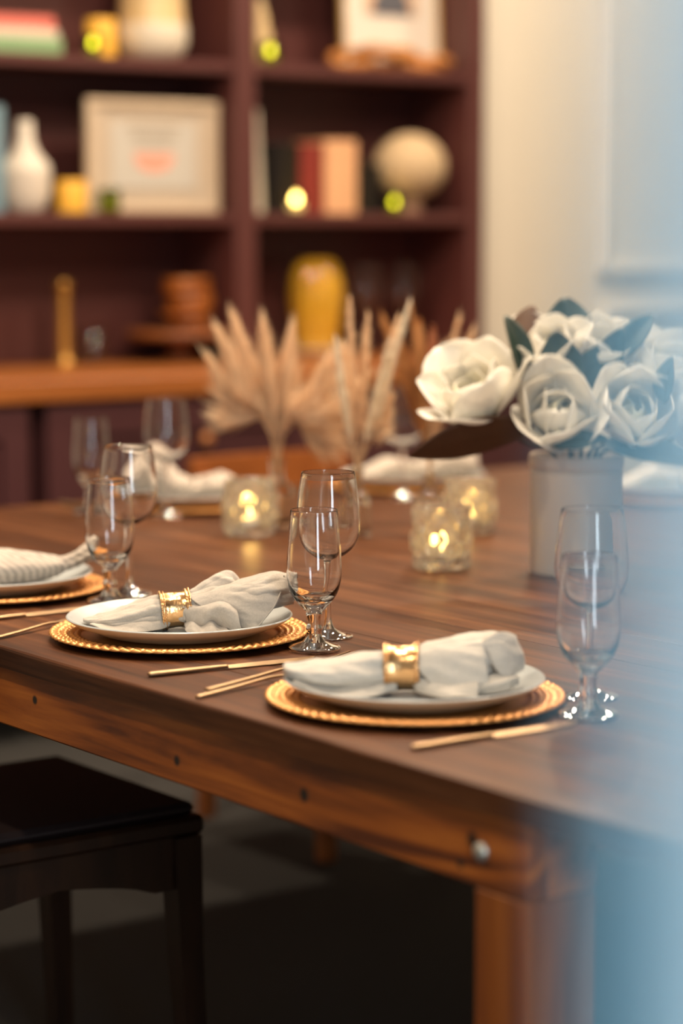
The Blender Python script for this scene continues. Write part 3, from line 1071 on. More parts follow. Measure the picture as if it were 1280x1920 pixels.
make_chair('dark wooden chair pushed under the near table edge', (1.622, 3.03, 0), 0.0, M['chair'], 'dining chairs')
make_chair('warm brown chair at the far table end behind the pampas', (3.035, 4.10, 0), -PI / 2, M['chair_far'], 'dining chairs')
make_chair('dark wooden chair on the far long side under the table', (3.36, 2.45, 0), PI, M['chair'], 'dining chairs')
make_chair('dark wooden chair on the far long side near the bookcase end', (3.36, 3.25, 0), PI, M['chair'], 'dining chairs')

# ================================================================== PLACE SETTINGS


def charger_geo(R=0.166):
    """round charger: flat middle, woven-looking raised rim, finely scalloped edge"""
    seg = 432
    prof = []
    rim0 = R - 0.040
    prof += [(0.0005, 0.0), (R - 0.060, 0.0), (R - 0.045, 0.0010), (R - 0.004, 0.0078)]
    under = len(prof)
    nr = 25
    tops = [(R, 0.0092, 1.0)]
    for k in range(nr + 1):
        u = k / nr
        r = R - 0.001 - u * (R - 0.001 - rim0)
        tops.append((r, 0.0104 - 0.0048 * u ** 1.2, 1.0))
    tops += [(rim0 - 0.004, 0.0048, 0), (rim0 - 0.010, 0.0044, 0), (0.0005, 0.0044, 0)]
    V = []
    for (r, z) in prof:
        for k in range(seg):
            a = 2 * PI * k / seg
            rr = r * (1 + (0.012 * abs(math.sin(36 * a)) if r > R - 0.02 else 0))
            V.append((rr * math.cos(a), rr * math.sin(a), z))
    for i, (r, z, wv) in enumerate(tops):
        for k in range(seg):
            a = 2 * PI * k / seg
            sc = max(0, (r - (R - 0.02)) / 0.02)
            rr = r * (1 + 0.012 * sc * abs(math.sin(36 * a)))
            dz = 0
            if wv:
                u = (R - r) / 0.040
                row = int(u * 4.999)
                dz = 0.0030 * math.sin(PI * (u * 5 % 1)) * abs(math.sin(36 * a + (PI / 2 if row % 2 else 0)))
            V.append((rr * math.cos(a), rr * math.sin(a), z + dz))
    F = grid_faces(len(prof) + len(tops), seg, wrap_v=True)
    return V, F


CH_V, CH_F = charger_geo()
charger_me = None


def charger(label, loc):
    global charger_me
    t = thing('charger_plate', label, 'charger', loc, rng.random() * 6, 'gold charger plates')
    if charger_me is None:
        o = mesh('charger_body', CH_V, CH_F, M['gold'], t)
        charger_me = o.data
    else:
        link(bpy.data.objects.new('charger_body', charger_me), t)
    return t


plate_me = {}


def plate(label, loc):
    t = thing('dinner_plate', label, 'plate', loc, 0, 'dinner plates')
    inn = refine([(0.1458, 0.0250), (0.1440, 0.0262), (0.1418, 0.0250), (0.130, 0.0182), (0.112, 0.0114), (0.09, 0.0078), (0.05, 0.0062), (0.0005, 0.0060)], 30)
    outp = [(0.0005, 0.0), (0.078, 0.0)] + refine([(0.082, 0.0010), (0.100, 0.0036), (0.120, 0.0110), (0.135, 0.0170), (0.1440, 0.0228), (0.1458, 0.0250)], 20)
    wob = lambda a, z: 1 + 0.004 * math.sin(2 * a + 0.5) + 0.003 * math.sin(5 * a)
    if not plate_me:
        plate_me['in'] = lathe('glazed_face', inn, M['plate_in'], t, 96, rfun=wob).data
        plate_me['out'] = lathe('underside', outp, M['plate_out'], t, 96, rfun=wob).data
    else:
        link(bpy.data.objects.new('glazed_face', plate_me['in']), t)
        link(bpy.data.objects.new('underside', plate_me['out']), t)
    return t


def fold_tube(stations, nseg=120, nst=60, ripples=(), seed=0, zmin=0.0012, flat_end=True, roll=0.0):
    """gathered cloth bundle along X. station: x, y, z, half-width (y), half-height (z)"""
    S = catmull(np.array(stations, float), nst)
    r_ = random.Random(seed)
    V = []
    for i, (x, y, z, ry, rz) in enumerate(S):
        u = i / (nst - 1)
        for k in range(nseg):
            a = 2 * PI * k / nseg + roll * u
            R = 1.0
            for (kk, amp, ph, rate, u0) in ripples:
                w = abs(math.sin(0.5 * kk * (a + ph + rate * u)))
                R += amp * (w ** 0.7 - 0.6) * min(1, max(0, (u if u0 >= 0 else 1 - u) - abs(u0)) * 2.2 + 0.25)
            px = x + 0.004 * math.sin(3 * a + seed) * u
            py = y + ry * R * math.cos(a)
            pz = z + rz * R * math.sin(a)
            c = crease(px, py, pz, seed, 0.0034)
            V.append((px, py + c * math.cos(a), max(pz + c * math.sin(a), zmin)))
    F = [tuple(reversed(f)) for f in grid_faces(nst, nseg, wrap_v=True)]
    if flat_end:
        F.append(tuple(range(nseg)))
        F.append(tuple(reversed(range((nst - 1) * nseg, nst * nseg))))
    return V, F


def roll_end(cx, cy, cz, ry, rz, turns=2.6, depth=0.03, seed=0, dirx=1.0):
    """spiral of cloth seen at the open end of the bundle"""
    n = 150
    V = []
    for i in range(n):
        u = i / (n - 1)
        a = 2 * PI * turns * u + seed
        q = 1.0 - 0.80 * u
        wob = 1 + 0.16 * math.sin(7 * a + seed) + 0.10 * math.sin(11 * a)
        y = cy + ry * q * wob * math.cos(a)
        z = cz + rz * q * wob * math.sin(a)
        x = cx - dirx * 0.010 * u
        V += [(x, y, z), (x - dirx * depth, y, z), (x - dirx * depth, y + 0.0016 * math.cos(a), z + 0.0016 * math.sin(a)), (x, y + 0.0016 * math.cos(a), z + 0.0016 * math.sin(a))]
    return V, grid_faces(n, 4, wrap_v=True)


def lift_to_plate(mb):
    """cloth near the rim climbs the wall of the plate"""
    rs = (0, 0.05, 0.09, 0.112, 0.130, 0.1418, 0.16)
    zs = (0, 0.0002, 0.0018, 0.0054, 0.0122, 0.0190, 0.0190)
    out = []
    for (x, y, z) in mb.V:
        r = math.hypot(x, y)
        out.append((x, y, z + float(np.interp(r, rs, zs)) * (1 - 0.75 * min(1, max(0, z) / 0.035))))
    mb.V = out
    return mb


def napkin_mid(label, loc, rotz, mat, group, style=0):
    t = thing('napkin', label, 'napkin', loc, rotz, group)
    mb = MB()
    # pointed side, two overlapping layers
    mb.add(*fold_tube([(-0.128, -0.006, 0.0035, 0.008, 0.0025), (-0.108, -0.004, 0.0085, 0.024, 0.0075), (-0.075, -0.002, 0.0150, 0.032, 0.0135),
                       (-0.040, 0.0, 0.0215, 0.027, 0.0195), (-0.018, 0, 0.0235, 0.021, 0.0195), (0.004, 0, 0.0235, 0.0205, 0.0195)],
                      ripples=((5, 0.16, 0.4, 0.5, -0.0), (9, 0.08, 1.4, -0.5, -0.0)), seed=1))
    mb.add(*fold_tube([(-0.098, 0.030, 0.0050, 0.010, 0.0035), (-0.078, 0.026, 0.0130, 0.022, 0.0090), (-0.050, 0.016, 0.0230, 0.022, 0.0150), (-0.028, 0.006, 0.0270, 0.018, 0.0150)],
                      ripples=((4, 0.14, 0.9, 0.3, -0.0),), seed=2))
    mb.add(*patch_geo([[(-0.118, -0.036, 0.0035), (-0.09, -0.048, 0.0030), (-0.055, -0.044, 0.0032), (-0.034, -0.030, 0.0040), (-0.018, -0.018, 0.0065)],
                       [(-0.114, -0.026, 0.0050), (-0.085, -0.036, 0.0085), (-0.055, -0.036, 0.0105), (-0.034, -0.028, 0.0110), (-0.016, -0.020, 0.0125)],
                       [(-0.110, -0.018, 0.0075), (-0.082, -0.027, 0.0120), (-0.053, -0.026, 0.0150), (-0.034, -0.023, 0.0170), (-0.016, -0.019, 0.0200)],
                       [(-0.106, -0.006, 0.0105), (-0.08, -0.014, 0.0190), (-0.05, -0.014, 0.0260), (-0.032, -0.013, 0.0290), (-0.014, -0.014, 0.0300)],
                       [(-0.095, 0.010, 0.0125), (-0.07, 0.006, 0.0250), (-0.045, 0.002, 0.0350), (-0.030, 0.001, 0.0400), (-0.012, 0.0, 0.0415)]], 50, 60, 0.0014))
    # big flaring lobe with the rolled end
    mb.add(*fold_tube([(0.000, 0, 0.0235, 0.0205, 0.0195), (0.018, 0.001, 0.0265, 0.023, 0.0215), (0.045, 0.002, 0.0325, 0.029, 0.0235), (0.080, 0.000, 0.0400, 0.034, 0.0245),
                       (0.112, -0.004, 0.0490, 0.034, 0.0235), (0.130, -0.006, 0.0490, 0.030, 0.0215), (0.139, -0.006, 0.0470, 0.024, 0.0170)],
                      ripples=((3, 0.10, 0.2, 0.4, 0.0), (7, 0.07, 0.8, 0.5, 0.0)), seed=3, nst=70))
    mb.add(*roll_end(0.1440, -0.006, 0.0450, 0.0225, 0.0190, 2.6, 0.022, 0.4))
    # front sheet with the slanting hem
    mb.add(*patch_geo([[(0.006, -0.010, 0.043), (0.035, -0.014, 0.0500), (0.070, -0.018, 0.0580), (0.105, -0.020, 0.0680), (0.1300, -0.020, 0.0680)],
                       [(0.020, -0.026, 0.036), (0.045, -0.031, 0.0410), (0.072, -0.036, 0.0460), (0.100, -0.038, 0.0510), (0.1270, -0.036, 0.0520)],
                       [(0.045, -0.034, 0.022), (0.062, -0.041, 0.0270), (0.078, -0.045, 0.0280), (0.096, -0.047, 0.0300), (0.1180, -0.045, 0.0330)],
                       [(0.064, -0.034, 0.008), (0.072, -0.042, 0.0110), (0.080, -0.047, 0.0090), (0.090, -0.050, 0.0100), (0.1040, -0.048, 0.0150)],
                       [(0.070, -0.034, 0.003), (0.076, -0.044, 0.0035), (0.082, -0.050, 0.0034), (0.089, -0.053, 0.0035), (0.0960, -0.050, 0.0060)]], 56, 56, 0.0016))
    # hem seam
    hem = catmull([(0.1290, -0.0215, 0.0690), (0.1255, -0.0372, 0.0525), (0.1165, -0.0462, 0.0335), (0.1030, -0.0494, 0.0155), (0.0955, -0.0510, 0.0070)], 24)
    mb.tube([tuple(p) for p in hem], 0.0011, 6)
    # loop behind
    mb.add(*fold_tube([(0.000, 0.012, 0.0330, 0.012, 0.010), (0.025, 0.020, 0.0440, 0.015, 0.014), (0.048, 0.026, 0.0520, 0.016, 0.017), (0.062, 0.028, 0.0520, 0.014, 0.0155), (0.070, 0.028, 0.0480, 0.010, 0.011)],
                      ripples=((4, 0.16, 0.5, 0.6, 0.0),), seed=5))
    mb.add(*fold_tube([(0.010, 0.030, 0.0150, 0.014, 0.012), (0.040, 0.042, 0.0200, 0.022, 0.016), (0.072, 0.046, 0.0180, 0.022, 0.014), (0.095, 0.046, 0.010, 0.014, 0.008)],
                      ripples=((5, 0.2, 0.2, 0.6, 0.0),), seed=8))
    # crumpled folds in front: a ridge with a hollow below it, and the layer lying in the plate
    mb.add(*patch_geo([[(0.002, -0.010, 0.036), (0.026, -0.018, 0.0390), (0.046, -0.024, 0.0420), (0.058, -0.030, 0.0400), (0.068, -0.034, 0.0340)],
                       [(0.002, -0.018, 0.030), (0.026, -0.034, 0.0320), (0.045, -0.044, 0.0375), (0.058, -0.049, 0.0350), (0.070, -0.048, 0.0280)],
                       [(0.003, -0.021, 0.022), (0.026, -0.040, 0.0240), (0.044, -0.047, 0.0300), (0.059, -0.053, 0.0270), (0.072, -0.054, 0.0205)],
                       [(0.005, -0.020, 0.013), (0.025, -0.038, 0.0140), (0.040, -0.041, 0.0200), (0.059, -0.053, 0.0170), (0.074, -0.057, 0.0125)],
                       [(0.007, -0.018, 0.006), (0.023, -0.032, 0.0060), (0.037, -0.032, 0.0130), (0.060, -0.052, 0.0070), (0.075, -0.058, 0.0045)]], 50, 56, 0.0016, 0.0016))
    mb.add(*patch_geo([[(0.002, -0.018, 0.0100), (0.012, -0.024, 0.0150), (0.022, -0.026, 0.0120), (0.034, -0.030, 0.0180), (0.044, -0.034, 0.0120), (0.052, -0.036, 0.0100)],
                       [(0.003, -0.026, 0.0070), (0.013, -0.036, 0.0130), (0.024, -0.040, 0.0080), (0.036, -0.044, 0.0150), (0.046, -0.048, 0.0080), (0.056, -0.050, 0.0090)],
                       [(0.004, -0.034, 0.0040), (0.014, -0.048, 0.0085), (0.026, -0.054, 0.0040), (0.038, -0.057, 0.0095), (0.048, -0.060, 0.0040), (0.060, -0.060, 0.0060)],
                       [(0.006, -0.040, 0.0026), (0.016, -0.056, 0.0030), (0.028, -0.062, 0.0026), (0.040, -0.065, 0.0040), (0.050, -0.067, 0.0026), (0.062, -0.066, 0.0030)]], 40, 56, 0.0016, 0.0012))
    lift_to_plate(mb).build('cloth', mat, t)
    return t


def napkin_front(label, loc, rotz, mat, group):
    t = thing('napkin', label, 'napkin', loc, rotz, group)
    mb = MB()
    mb.add(*fold_tube([(-0.138, -0.004, 0.0170, 0.010, 0.008), (-0.130, -0.004, 0.0180, 0.022, 0.0145), (-0.100, -0.003, 0.0200, 0.033, 0.0165), (-0.060, 0, 0.0230, 0.032, 0.0195),
                       (-0.030, 0.002, 0.0260, 0.026, 0.0215), (0.002, 0.002, 0.0270, 0.0215, 0.0200)],
                      ripples=((3, 0.06, 0.4, 0.2, -0.0), (6, 0.04, 1.1, 0.3, -0.0)), seed=11))
    mb.add(*patch_geo([[(-0.128, -0.034, 0.0070), (-0.09, -0.044, 0.0040), (-0.05, -0.044, 0.0034), (-0.012, -0.020, 0.0070)],
                       [(-0.125, -0.026, 0.0100), (-0.09, -0.036, 0.0070), (-0.05, -0.036, 0.0070), (-0.012, -0.021, 0.0120)],
                       [(-0.120, -0.014, 0.0130), (-0.09, -0.024, 0.0120), (-0.05, -0.024, 0.0140), (-0.012, -0.017, 0.0200)]], 18, 28, 0.0016))
    # upper roll rising to a squared end
    mb.add(*fold_tube([(0.000, 0.002, 0.0270, 0.0215, 0.0200), (0.025, 0.004, 0.0340, 0.028, 0.0220), (0.060, 0.006, 0.0400, 0.031, 0.0230), (0.090, 0.006, 0.0430, 0.031, 0.0230), (0.104, 0.006, 0.0430, 0.028, 0.0215), (0.108, 0.006, 0.0420, 0.020, 0.0150)],
                      ripples=((3, 0.09, 0.2, 0.3, 0.0), (8, 0.04, 0.9, 0.3, 0.0)), seed=12, nst=70))
    # flat band folded across the front, ending in a straight edge
    mb.add(*patch_geo([[(0.004, -0.006, 0.0480), (0.03, -0.010, 0.0560), (0.055, -0.012, 0.0580), (0.080, -0.012, 0.0590)],
                       [(0.008, -0.020, 0.0420), (0.03, -0.026, 0.0480), (0.055, -0.028, 0.0500), (0.084, -0.028, 0.0500)],
                       [(0.014, -0.030, 0.0280), (0.034, -0.037, 0.0310), (0.058, -0.039, 0.0330), (0.086, -0.039, 0.0330)],
                       [(0.028, -0.036, 0.0130), (0.044, -0.043, 0.0150), (0.062, -0.045, 0.0150), (0.087, -0.044, 0.0160)]], 26, 26, 0.0018))
    # triangular turned-over corner
    mb.add(*patch_geo([[(0.082, -0.016, 0.0610), (0.098, -0.010, 0.0680), (0.112, 0.000, 0.0660), (0.120, 0.008, 0.0600)],
                       [(0.088, -0.024, 0.0480), (0.104, -0.020, 0.0520), (0.118, -0.008, 0.0520), (0.126, 0.004, 0.0480)],
                       [(0.094, -0.028, 0.0330), (0.108, -0.026, 0.0350), (0.121, -0.014, 0.0370), (0.129, 0.000, 0.0340)],
                       [(0.104, -0.028, 0.0200), (0.112, -0.026, 0.0190), (0.121, -0.016, 0.0200), (0.128, -0.004, 0.0200)]], 24, 22, 0.0018))
    # lower flaps on the plate
    mb.add(*patch_geo([[(0.004, -0.016, 0.0220), (0.026, -0.032, 0.0200), (0.048, -0.038, 0.0180), (0.074, -0.040, 0.0210)],
                       [(0.006, -0.021, 0.0130), (0.030, -0.046, 0.0120), (0.050, -0.052, 0.0140), (0.076, -0.052, 0.0160)],
                       [(0.008, -0.024, 0.0060), (0.034, -0.056, 0.0050), (0.054, -0.063, 0.0060), (0.074, -0.062, 0.0055)]], 20, 24, 0.0016))
    mb.add(*fold_tube([(0.060, -0.020, 0.0110, 0.022, 0.009), (0.085, -0.022, 0.0120, 0.026, 0.0105), (0.108, -0.022, 0.0120, 0.024, 0.0105), (0.119, -0.020, 0.0120, 0.014, 0.007)],
                      ripples=((5, 0.15, 0.2, 0.6, 0.0),), seed=14))
    lift_to_plate(mb).build('cloth', mat, t)
    return t


def napkin_far(label, loc, rotz, mat, group, flip=1.0, peak=0.0):
    """softer bundle for the settings on the other sides: a pointed fan and a gathered tail"""
    t = thing('napkin', label, 'napkin', loc, rotz, group)
    mb = MB()
    f = flip
    mb.add(*fold_tube([(f * -0.125, 0.0, 0.006, 0.016, 0.0045), (f * -0.10, 0.0, 0.016, 0.040, 0.014), (f * -0.06, 0, 0.0250 + peak * 0.3, 0.042, 0.024), (f * -0.03, 0, 0.0260, 0.028, 0.0225), (f * 0.0, 0, 0.0230, 0.0205, 0.0195)],
                      ripples=((5, 0.15, 0.3, 0.4, -0.0), (9, 0.08, 0.7, 0.4, -0.0)), seed=21))
    mb.add(*fold_tube([(f * 0.0, 0, 0.0230, 0.0205, 0.0195), (f * 0.03, 0, 0.0300, 0.030, 0.0260), (f * 0.065, 0.002, 0.0380 + peak, 0.040, 0.034 + peak * 0.5), (f * 0.10, 0.004, 0.036 + peak * 0.5, 0.042, 0.032), (f * 0.128, 0.004, 0.030, 0.034, 0.018)],
                      ripples=((4, 0.22, 0.3, 0.6, 0.0), (9, 0.10, 0.7, 0.4, 0.0)), seed=22))
    lift_to_plate(mb).build('cloth', mat, t)
    return t


def napkin_striped(label, loc, rotz, mat, group):
    """broad loosely rolled napkin whose tail pinches and flares over the plate rim"""
    t = thing('napkin', label, 'napkin', loc, rotz, group)
    mb = MB()
    mb.add(*fold_tube([(-0.135, 0.0, 0.018, 0.034, 0.016), (-0.10, 0.0, 0.022, 0.050, 0.020), (-0.04, 0, 0.026, 0.056, 0.024), (0.03, 0, 0.0255, 0.052, 0.0235), (0.075, 0.006, 0.0235, 0.034, 0.0175), (0.104, 0.010, 0.0250, 0.015, 0.0125)],
                      ripples=((4, 0.12, 0.9, 0.3, 0.0),), seed=31))
    mb.add(*fold_tube([(0.095, 0.010, 0.0245, 0.014, 0.0115), (0.116, 0.012, 0.0285, 0.012, 0.0105), (0.134, 0.014, 0.0340, 0.017, 0.0140), (0.150, 0.016, 0.0400, 0.022, 0.0165)],
                      ripples=((6, 0.35, 0.3, 0.2, 0.0),), seed=32))
    mb.add(*patch_geo([[(-0.13, -0.030, 0.030), (-0.07, -0.036, 0.042), (-0.01, -0.034, 0.044), (0.06, -0.010, 0.036)],
                       [(-0.13, -0.052, 0.018), (-0.07, -0.060, 0.026), (-0.01, -0.056, 0.026), (0.068, -0.016, 0.022)],
                       [(-0.13, -0.066, 0.006), (-0.07, -0.076, 0.008), (-0.01, -0.066, 0.008), (0.072, -0.016, 0.010)]], 40, 50, 0.0016))
    lift_to_plate(mb).build('cloth', mat, t)
    return t


def napkin_ring(label, loc, rotz, group='gold napkin rings', r=0.0240, tilt=0.0):
    t = thing('napkin_ring', label, 'napkin ring', loc, rotz, group)
    t.rotation_euler = (0, tilt, rotz)
    seg = 72
    hw = 0.0185
    prof = [(-hw, 1.05), (-hw + 0.003, 1.02), (-hw + 0.006, 0.985), (0, 0.965), (hw - 0.006, 0.985), (hw - 0.003, 1.02), (hw, 1.05)]
    mb = MB()
    V = []
    rows = prof + [(x, q - 0.055) for (x, q) in reversed(prof)]
    for (x, q) in rows:
        for k in range(seg):
            a = 2 * PI * k / seg
            h = 1 + 0.004 * math.sin(9 * a + 40 * x) * math.sin(5 * a + 210 * x)
            V.append((x, r * q * h * math.cos(a), r * q * h * math.sin(a)))
    mb.add(V, grid_faces(len(rows), seg, wrap_u=True, wrap_v=True))
    band = mb.build('band', M['ring'], t)
    for s in (-1, 1):
        for dx, rr in ((0.0, 1.075), (0.0042, 1.035)):
            # twisted wire edging
            V = []
            nn = 144
            for k in range(nn):
                a = 2 * PI * k / nn
                R = r * rr
                w = 0.0011 * (1 + 0.35 * math.sin(36 * a))
                for j in range(6):
                    b = 2 * PI * j / 6
                    V.append((s * (hw - dx) + w * math.cos(b), (R + w * math.sin(b)) * math.cos(a), (R + w * math.sin(b)) * math.sin(a)))
            mesh('rope_edge', V, grid_faces(nn, 6, True, True), M['ring'], band)
    return t


# ---- glasses
def refine(P, n):
    return [tuple(p) for p in catmull(P, n)]


def make_pilsner():
    outer = refine([(0.0100, 0.0500), (0.0150, 0.0555), (0.0240, 0.0660), (0.0305, 0.0780), (0.0338, 0.0930), (0.0345, 0.1080), (0.0335, 0.1300), (0.0315, 0.1550), (0.0297, 0.1815)], 26)
    inner = refine([(0.0286, 0.1815), (0.0304, 0.1550), (0.0324, 0.1300), (0.0334, 0.1080), (0.0326, 0.0950), (0.0290, 0.0820), (0.0220, 0.0720), (0.0120, 0.0670), (0.0005, 0.0660)], 24)
    bowl = outer + [(0.0296, 0.1824), (0.0291, 0.1826), (0.0287, 0.1822)] + inner
    stem = refine([(0.0005, 0.0500), (0.0100, 0.0499), (0.0092, 0.0420), (0.0092, 0.0340), (0.0105, 0.0280), (0.0094, 0.0240), (0.0106, 0.0180), (0.0145, 0.0120)], 22)
    foot = [(0.0145, 0.0119)] + refine([(0.0190, 0.0098), (0.0250, 0.0080), (0.0315, 0.0062), (0.0335, 0.0040), (0.0328, 0.0012), (0.0310, 0.0002)], 14) + [(0.0220, 0.0004), (0.0120, 0.0020), (0.0005, 0.0024)]
    return bowl, stem, foot


def make_wine():
    outer = refine([(0.0050, 0.1020), (0.0085, 0.1045), (0.0190, 0.1090), (0.0310, 0.1190), (0.0385, 0.1330), (0.0412, 0.1500), (0.0405, 0.1700), (0.0380, 0.1950), (0.0345, 0.2200)], 30)
    inner = refine([(0.0336, 0.2200), (0.0371, 0.1950), (0.0396, 0.1700), (0.0402, 0.1500), (0.0374, 0.1345), (0.0300, 0.1215), (0.0180, 0.1125), (0.0060, 0.1095), (0.0005, 0.1092)], 26)
    bowl = outer + [(0.0344, 0.2207), (0.0340, 0.2209), (0.0337, 0.2206)] + inner
    stem = refine([(0.0005, 0.1020), (0.0050, 0.1019), (0.0042, 0.0900), (0.0038, 0.0700), (0.0036, 0.0450), (0.0040, 0.0280), (0.0058, 0.0180), (0.0085, 0.0120)], 26)
    foot = [(0.0085, 0.0119)] + refine([(0.0140, 0.0080), (0.0220, 0.0048), (0.0300, 0.0032), (0.0322, 0.0018), (0.0315, 0.0003)], 12) + [(0.02, 0.0003), (0.01, 0.0010), (0.0005, 0.0012)]
    return bowl, stem, foot


GL = {}


def stemglass(kind, label, x, y, z=TZ, group=None, scale=1.0):
    name = {'pilsner': 'water_glass', 'wine': 'wine_glass'}[kind]
    t = thing(name, label, 'glass', (x, y, z + 0.0003), rng.random() * 3, group or {'pilsner': 'footed water glasses', 'wine': 'wine glasses'}[kind])
    t.scale = (scale, scale, scale * 0.97)
    if kind not in GL:
        b, s, f = make_pilsner() if kind == 'pilsner' else make_wine()
        GL[kind] = [lathe('bowl', b, M['glass'], t, 72).data, lathe('stem', s, M['glass_solid'], t, 40).data, lathe('foot', f, M['glass_solid'], t, 60).data]
    else:
        for nm, me in zip(('bowl', 'stem', 'foot'), GL[kind]):
            link(bpy.data.objects.new(nm, me), t)
    return t


# ---- cutlery (gold, slim)
def knife(label, p0, p1, group='gold knives', w=0.0065):
    d = Vector((p1[0] - p0[0], p1[1] - p0[1], 0))
    L = d.length
    t = thing('table_knife', label, 'knife', (p0[0], p0[1], TZ + 0.0004), math.atan2(d.y, d.x), group)
    hl = L * 0.46
    P = catmull([(0, w * 0.55, 0.0022), (0.006, w * 0.85, 0.0030), (hl * 0.35, w * 0.85, 0.0030), (hl * 0.85, w * 0.58, 0.0026), (hl, w * 0.5, 0.0024)], 20)
    V = []
    for (x, hw, hh) in P:
        for k in range(10):
            a = 2 * PI * k / 10
            V.append((x, hw * math.cos(a), 0.0031 + hh * math.sin(a)))
    F = [tuple(reversed(f)) for f in grid_faces(20, 10, wrap_v=True)] + [tuple(range(10)), tuple(reversed(range(190, 200)))]
    mesh('handle', V, F, M['cutlery'], t)
    n = 18
    V = []
    for i in range(n):
        u = i / (n - 1)
        x = hl + (L - hl) * u
        top = w * (0.5 + 0.15 * math.sin(PI * min(1, u * 1.2)))
        bot = -w * (0.5 + 0.75 * math.sin(PI * min(1, 0.15 + u * 0.75)))
        if u > 0.86:
            q = (u - 0.86) / 0.14
            bot = bot * (1 - q * q) + top * q * q * 0.9
        V += [(x, top, 0.0022), (x, bot, 0.0012), (x, bot, 0.0016), (x, top, 0.0040)]
    F = grid_faces(n, 4, wrap_v=True) + [(3, 2, 1, 0), tuple(range((n - 1) * 4, n * 4))]
    mesh('blade', V, F, M['cutlery'], t, smooth=False)
    return t


def fork(label, p0, p1, group='gold forks', w=0.0055):
    d = Vector((p1[0] - p0[0], p1[1] - p0[1], 0))
    L = d.length
    t = thing('table_fork', label, 'fork', (p0[0], p0[1], TZ + 0.0004), math.atan2(d.y, d.x), group)
    hl = L * 0.62
    P = catmull([(0, w * 0.6, 0.0017, 0.0025), (0.008, w * 0.85, 0.0019, 0.0028), (hl * 0.4, w * 0.70, 0.0020, 0.004), (hl * 0.8, w * 0.42, 0.0019, 0.0062), (hl, w * 0.45, 0.0016, 0.0050)], 22)
    V = []
    for (x, hw, hh, zc) in P:
        for k in range(8):
            a = 2 * PI * k / 8
            V.append((x, hw * math.cos(a), zc + hh * math.sin(a)))
    F = [tuple(reversed(f)) for f in grid_faces(22, 8, wrap_v=True)] + [tuple(range(8)), tuple(reversed(range(168, 176)))]
    mesh('handle', V, F, M['cutlery'], t)
    hw2 = 0.0115
    V = []
    n = 10
    hd0, hd1 = hl - 0.001, L * 0.78
    for i in range(n):
        u = i / (n - 1)
        x = hd0 + (hd1 - hd0) * u
        hw = w * 0.45 + (hw2 - w * 0.45) * min(1, (u * 1.5)) ** 0.7
        z = 0.0045 - 0.0018 * u
        V += [(x, hw, z), (x, -hw, z), (x, -hw, z + 0.0014), (x, hw, z + 0.0014)]
    F = grid_faces(n, 4, wrap_v=True) + [(3, 2, 1, 0), tuple(range((n - 1) * 4, n * 4))]
    hd = mesh('head', V, F, M['cutlery'], t, smooth=False)
    for k in range(4):
        yc = -hw2 + 0.0017 + k * (2 * hw2 - 0.0034) / 3
        V = []
        for i in range(6):
            u = i / 5
            x = hd1 - 0.0005 + (L - hd1) * u
            z = 0.0027 + 0.003 * u * u
            hh = 0.0016 * (1 - 0.5 * u)
            V += [(x, yc + hh, z), (x, yc - hh, z), (x, yc - hh, z + 0.0013), (x, yc + hh, z + 0.0013)]
        F = grid_faces(6, 4, wrap_v=True) + [(3, 2, 1, 0), tuple(range(20, 24))]
        mesh('tine', V, F, M['cutlery'], hd, smooth=False)
    return t


PLZ = TZ + 0.0052           # plate rests in the charger
NPZ = PLZ + 0.0062          # napkin rests in the plate

# middle setting
charger('gold woven charger of the setting in sharp focus', (1.666, 2.593, TZ + 0.0003))
plate('pale grey plate of the setting in sharp focus', (1.6665, 2.5935, PLZ))
napkin_mid('greige linen napkin in the gold ring, in sharp focus', (1.670, 2.589, NPZ), -YAW + 0.02, M['linen'], 'linen napkins')
napkin_ring('hammered gold ring on the sharply focused napkin', (1.670 - 0.0105 * RX, 2.589 - 0.0105 * RY, NPZ + 0.0258), -YAW + 0.16, r=0.0238, tilt=-0.10)
# front setting
charger('gold woven charger nearest the table corner', (1.646, 2.079, TZ + 0.0003))
plate('pale grey plate nearest the table corner', (1.6455, 2.080, PLZ))
napkin_front('pale linen napkin with squared end, nearest the table corner', (1.639, 2.084, NPZ), -YAW + 0.02, M['linen2'], 'linen napkins')
napkin_ring('gold ring on the napkin nearest the table corner', (1.639 - 0.006 * RX, 2.084 - 0.006 * RY, NPZ + 0.0285), -YAW - 0.05, r=0.0258, tilt=-0.04)
# third setting of the near side, cut by the frame
charger('gold woven charger cut by the frame edge', (1.658, 3.081, TZ + 0.0003))
plate('pale grey plate cut by the frame edge', (1.658, 3.081, PLZ))
napkin_striped('striped linen napkin cut by the frame edge', (1.654, 3.080, NPZ), -YAW + 0.05, M['linen_str'], 'linen napkins')

# far settings
for (x, y, ca, pl) in ((2.47, 3.80, 'gold charger at the far end behind the wine glasses', 'pale plate at the far end behind the wine glasses'),
                       (3.00, 3.80, 'gold charger at the far end before the warm brown chair', 'pale plate at the far end before the warm brown chair'),
                       (3.30, 3.345, 'gold charger on the far long side behind the magnolias', 'pale plate on the far long side behind the magnolias')):
    charger(ca, (x, y, TZ + 0.0003))
    plate(pl, (x, y, PLZ))
napkin_far('pale napkin at the far end behind the wine glasses', (2.465, 3.79, NPZ), PI - YAW - 0.1, M['linen_str'], 'linen napkins', 1.0, 0.016)
napkin_far('pale napkin at the far end before the warm brown chair', (2.995, 3.79, NPZ), -YAW + 0.2, M['linen_str'], 'linen napkins', 1.0, 0.006)
napkin_far('pale napkin on the far long side behind the magnolias', (3.30, 3.34, NPZ), -YAW, M['linen2'], 'linen napkins', 1.0, 0.014)

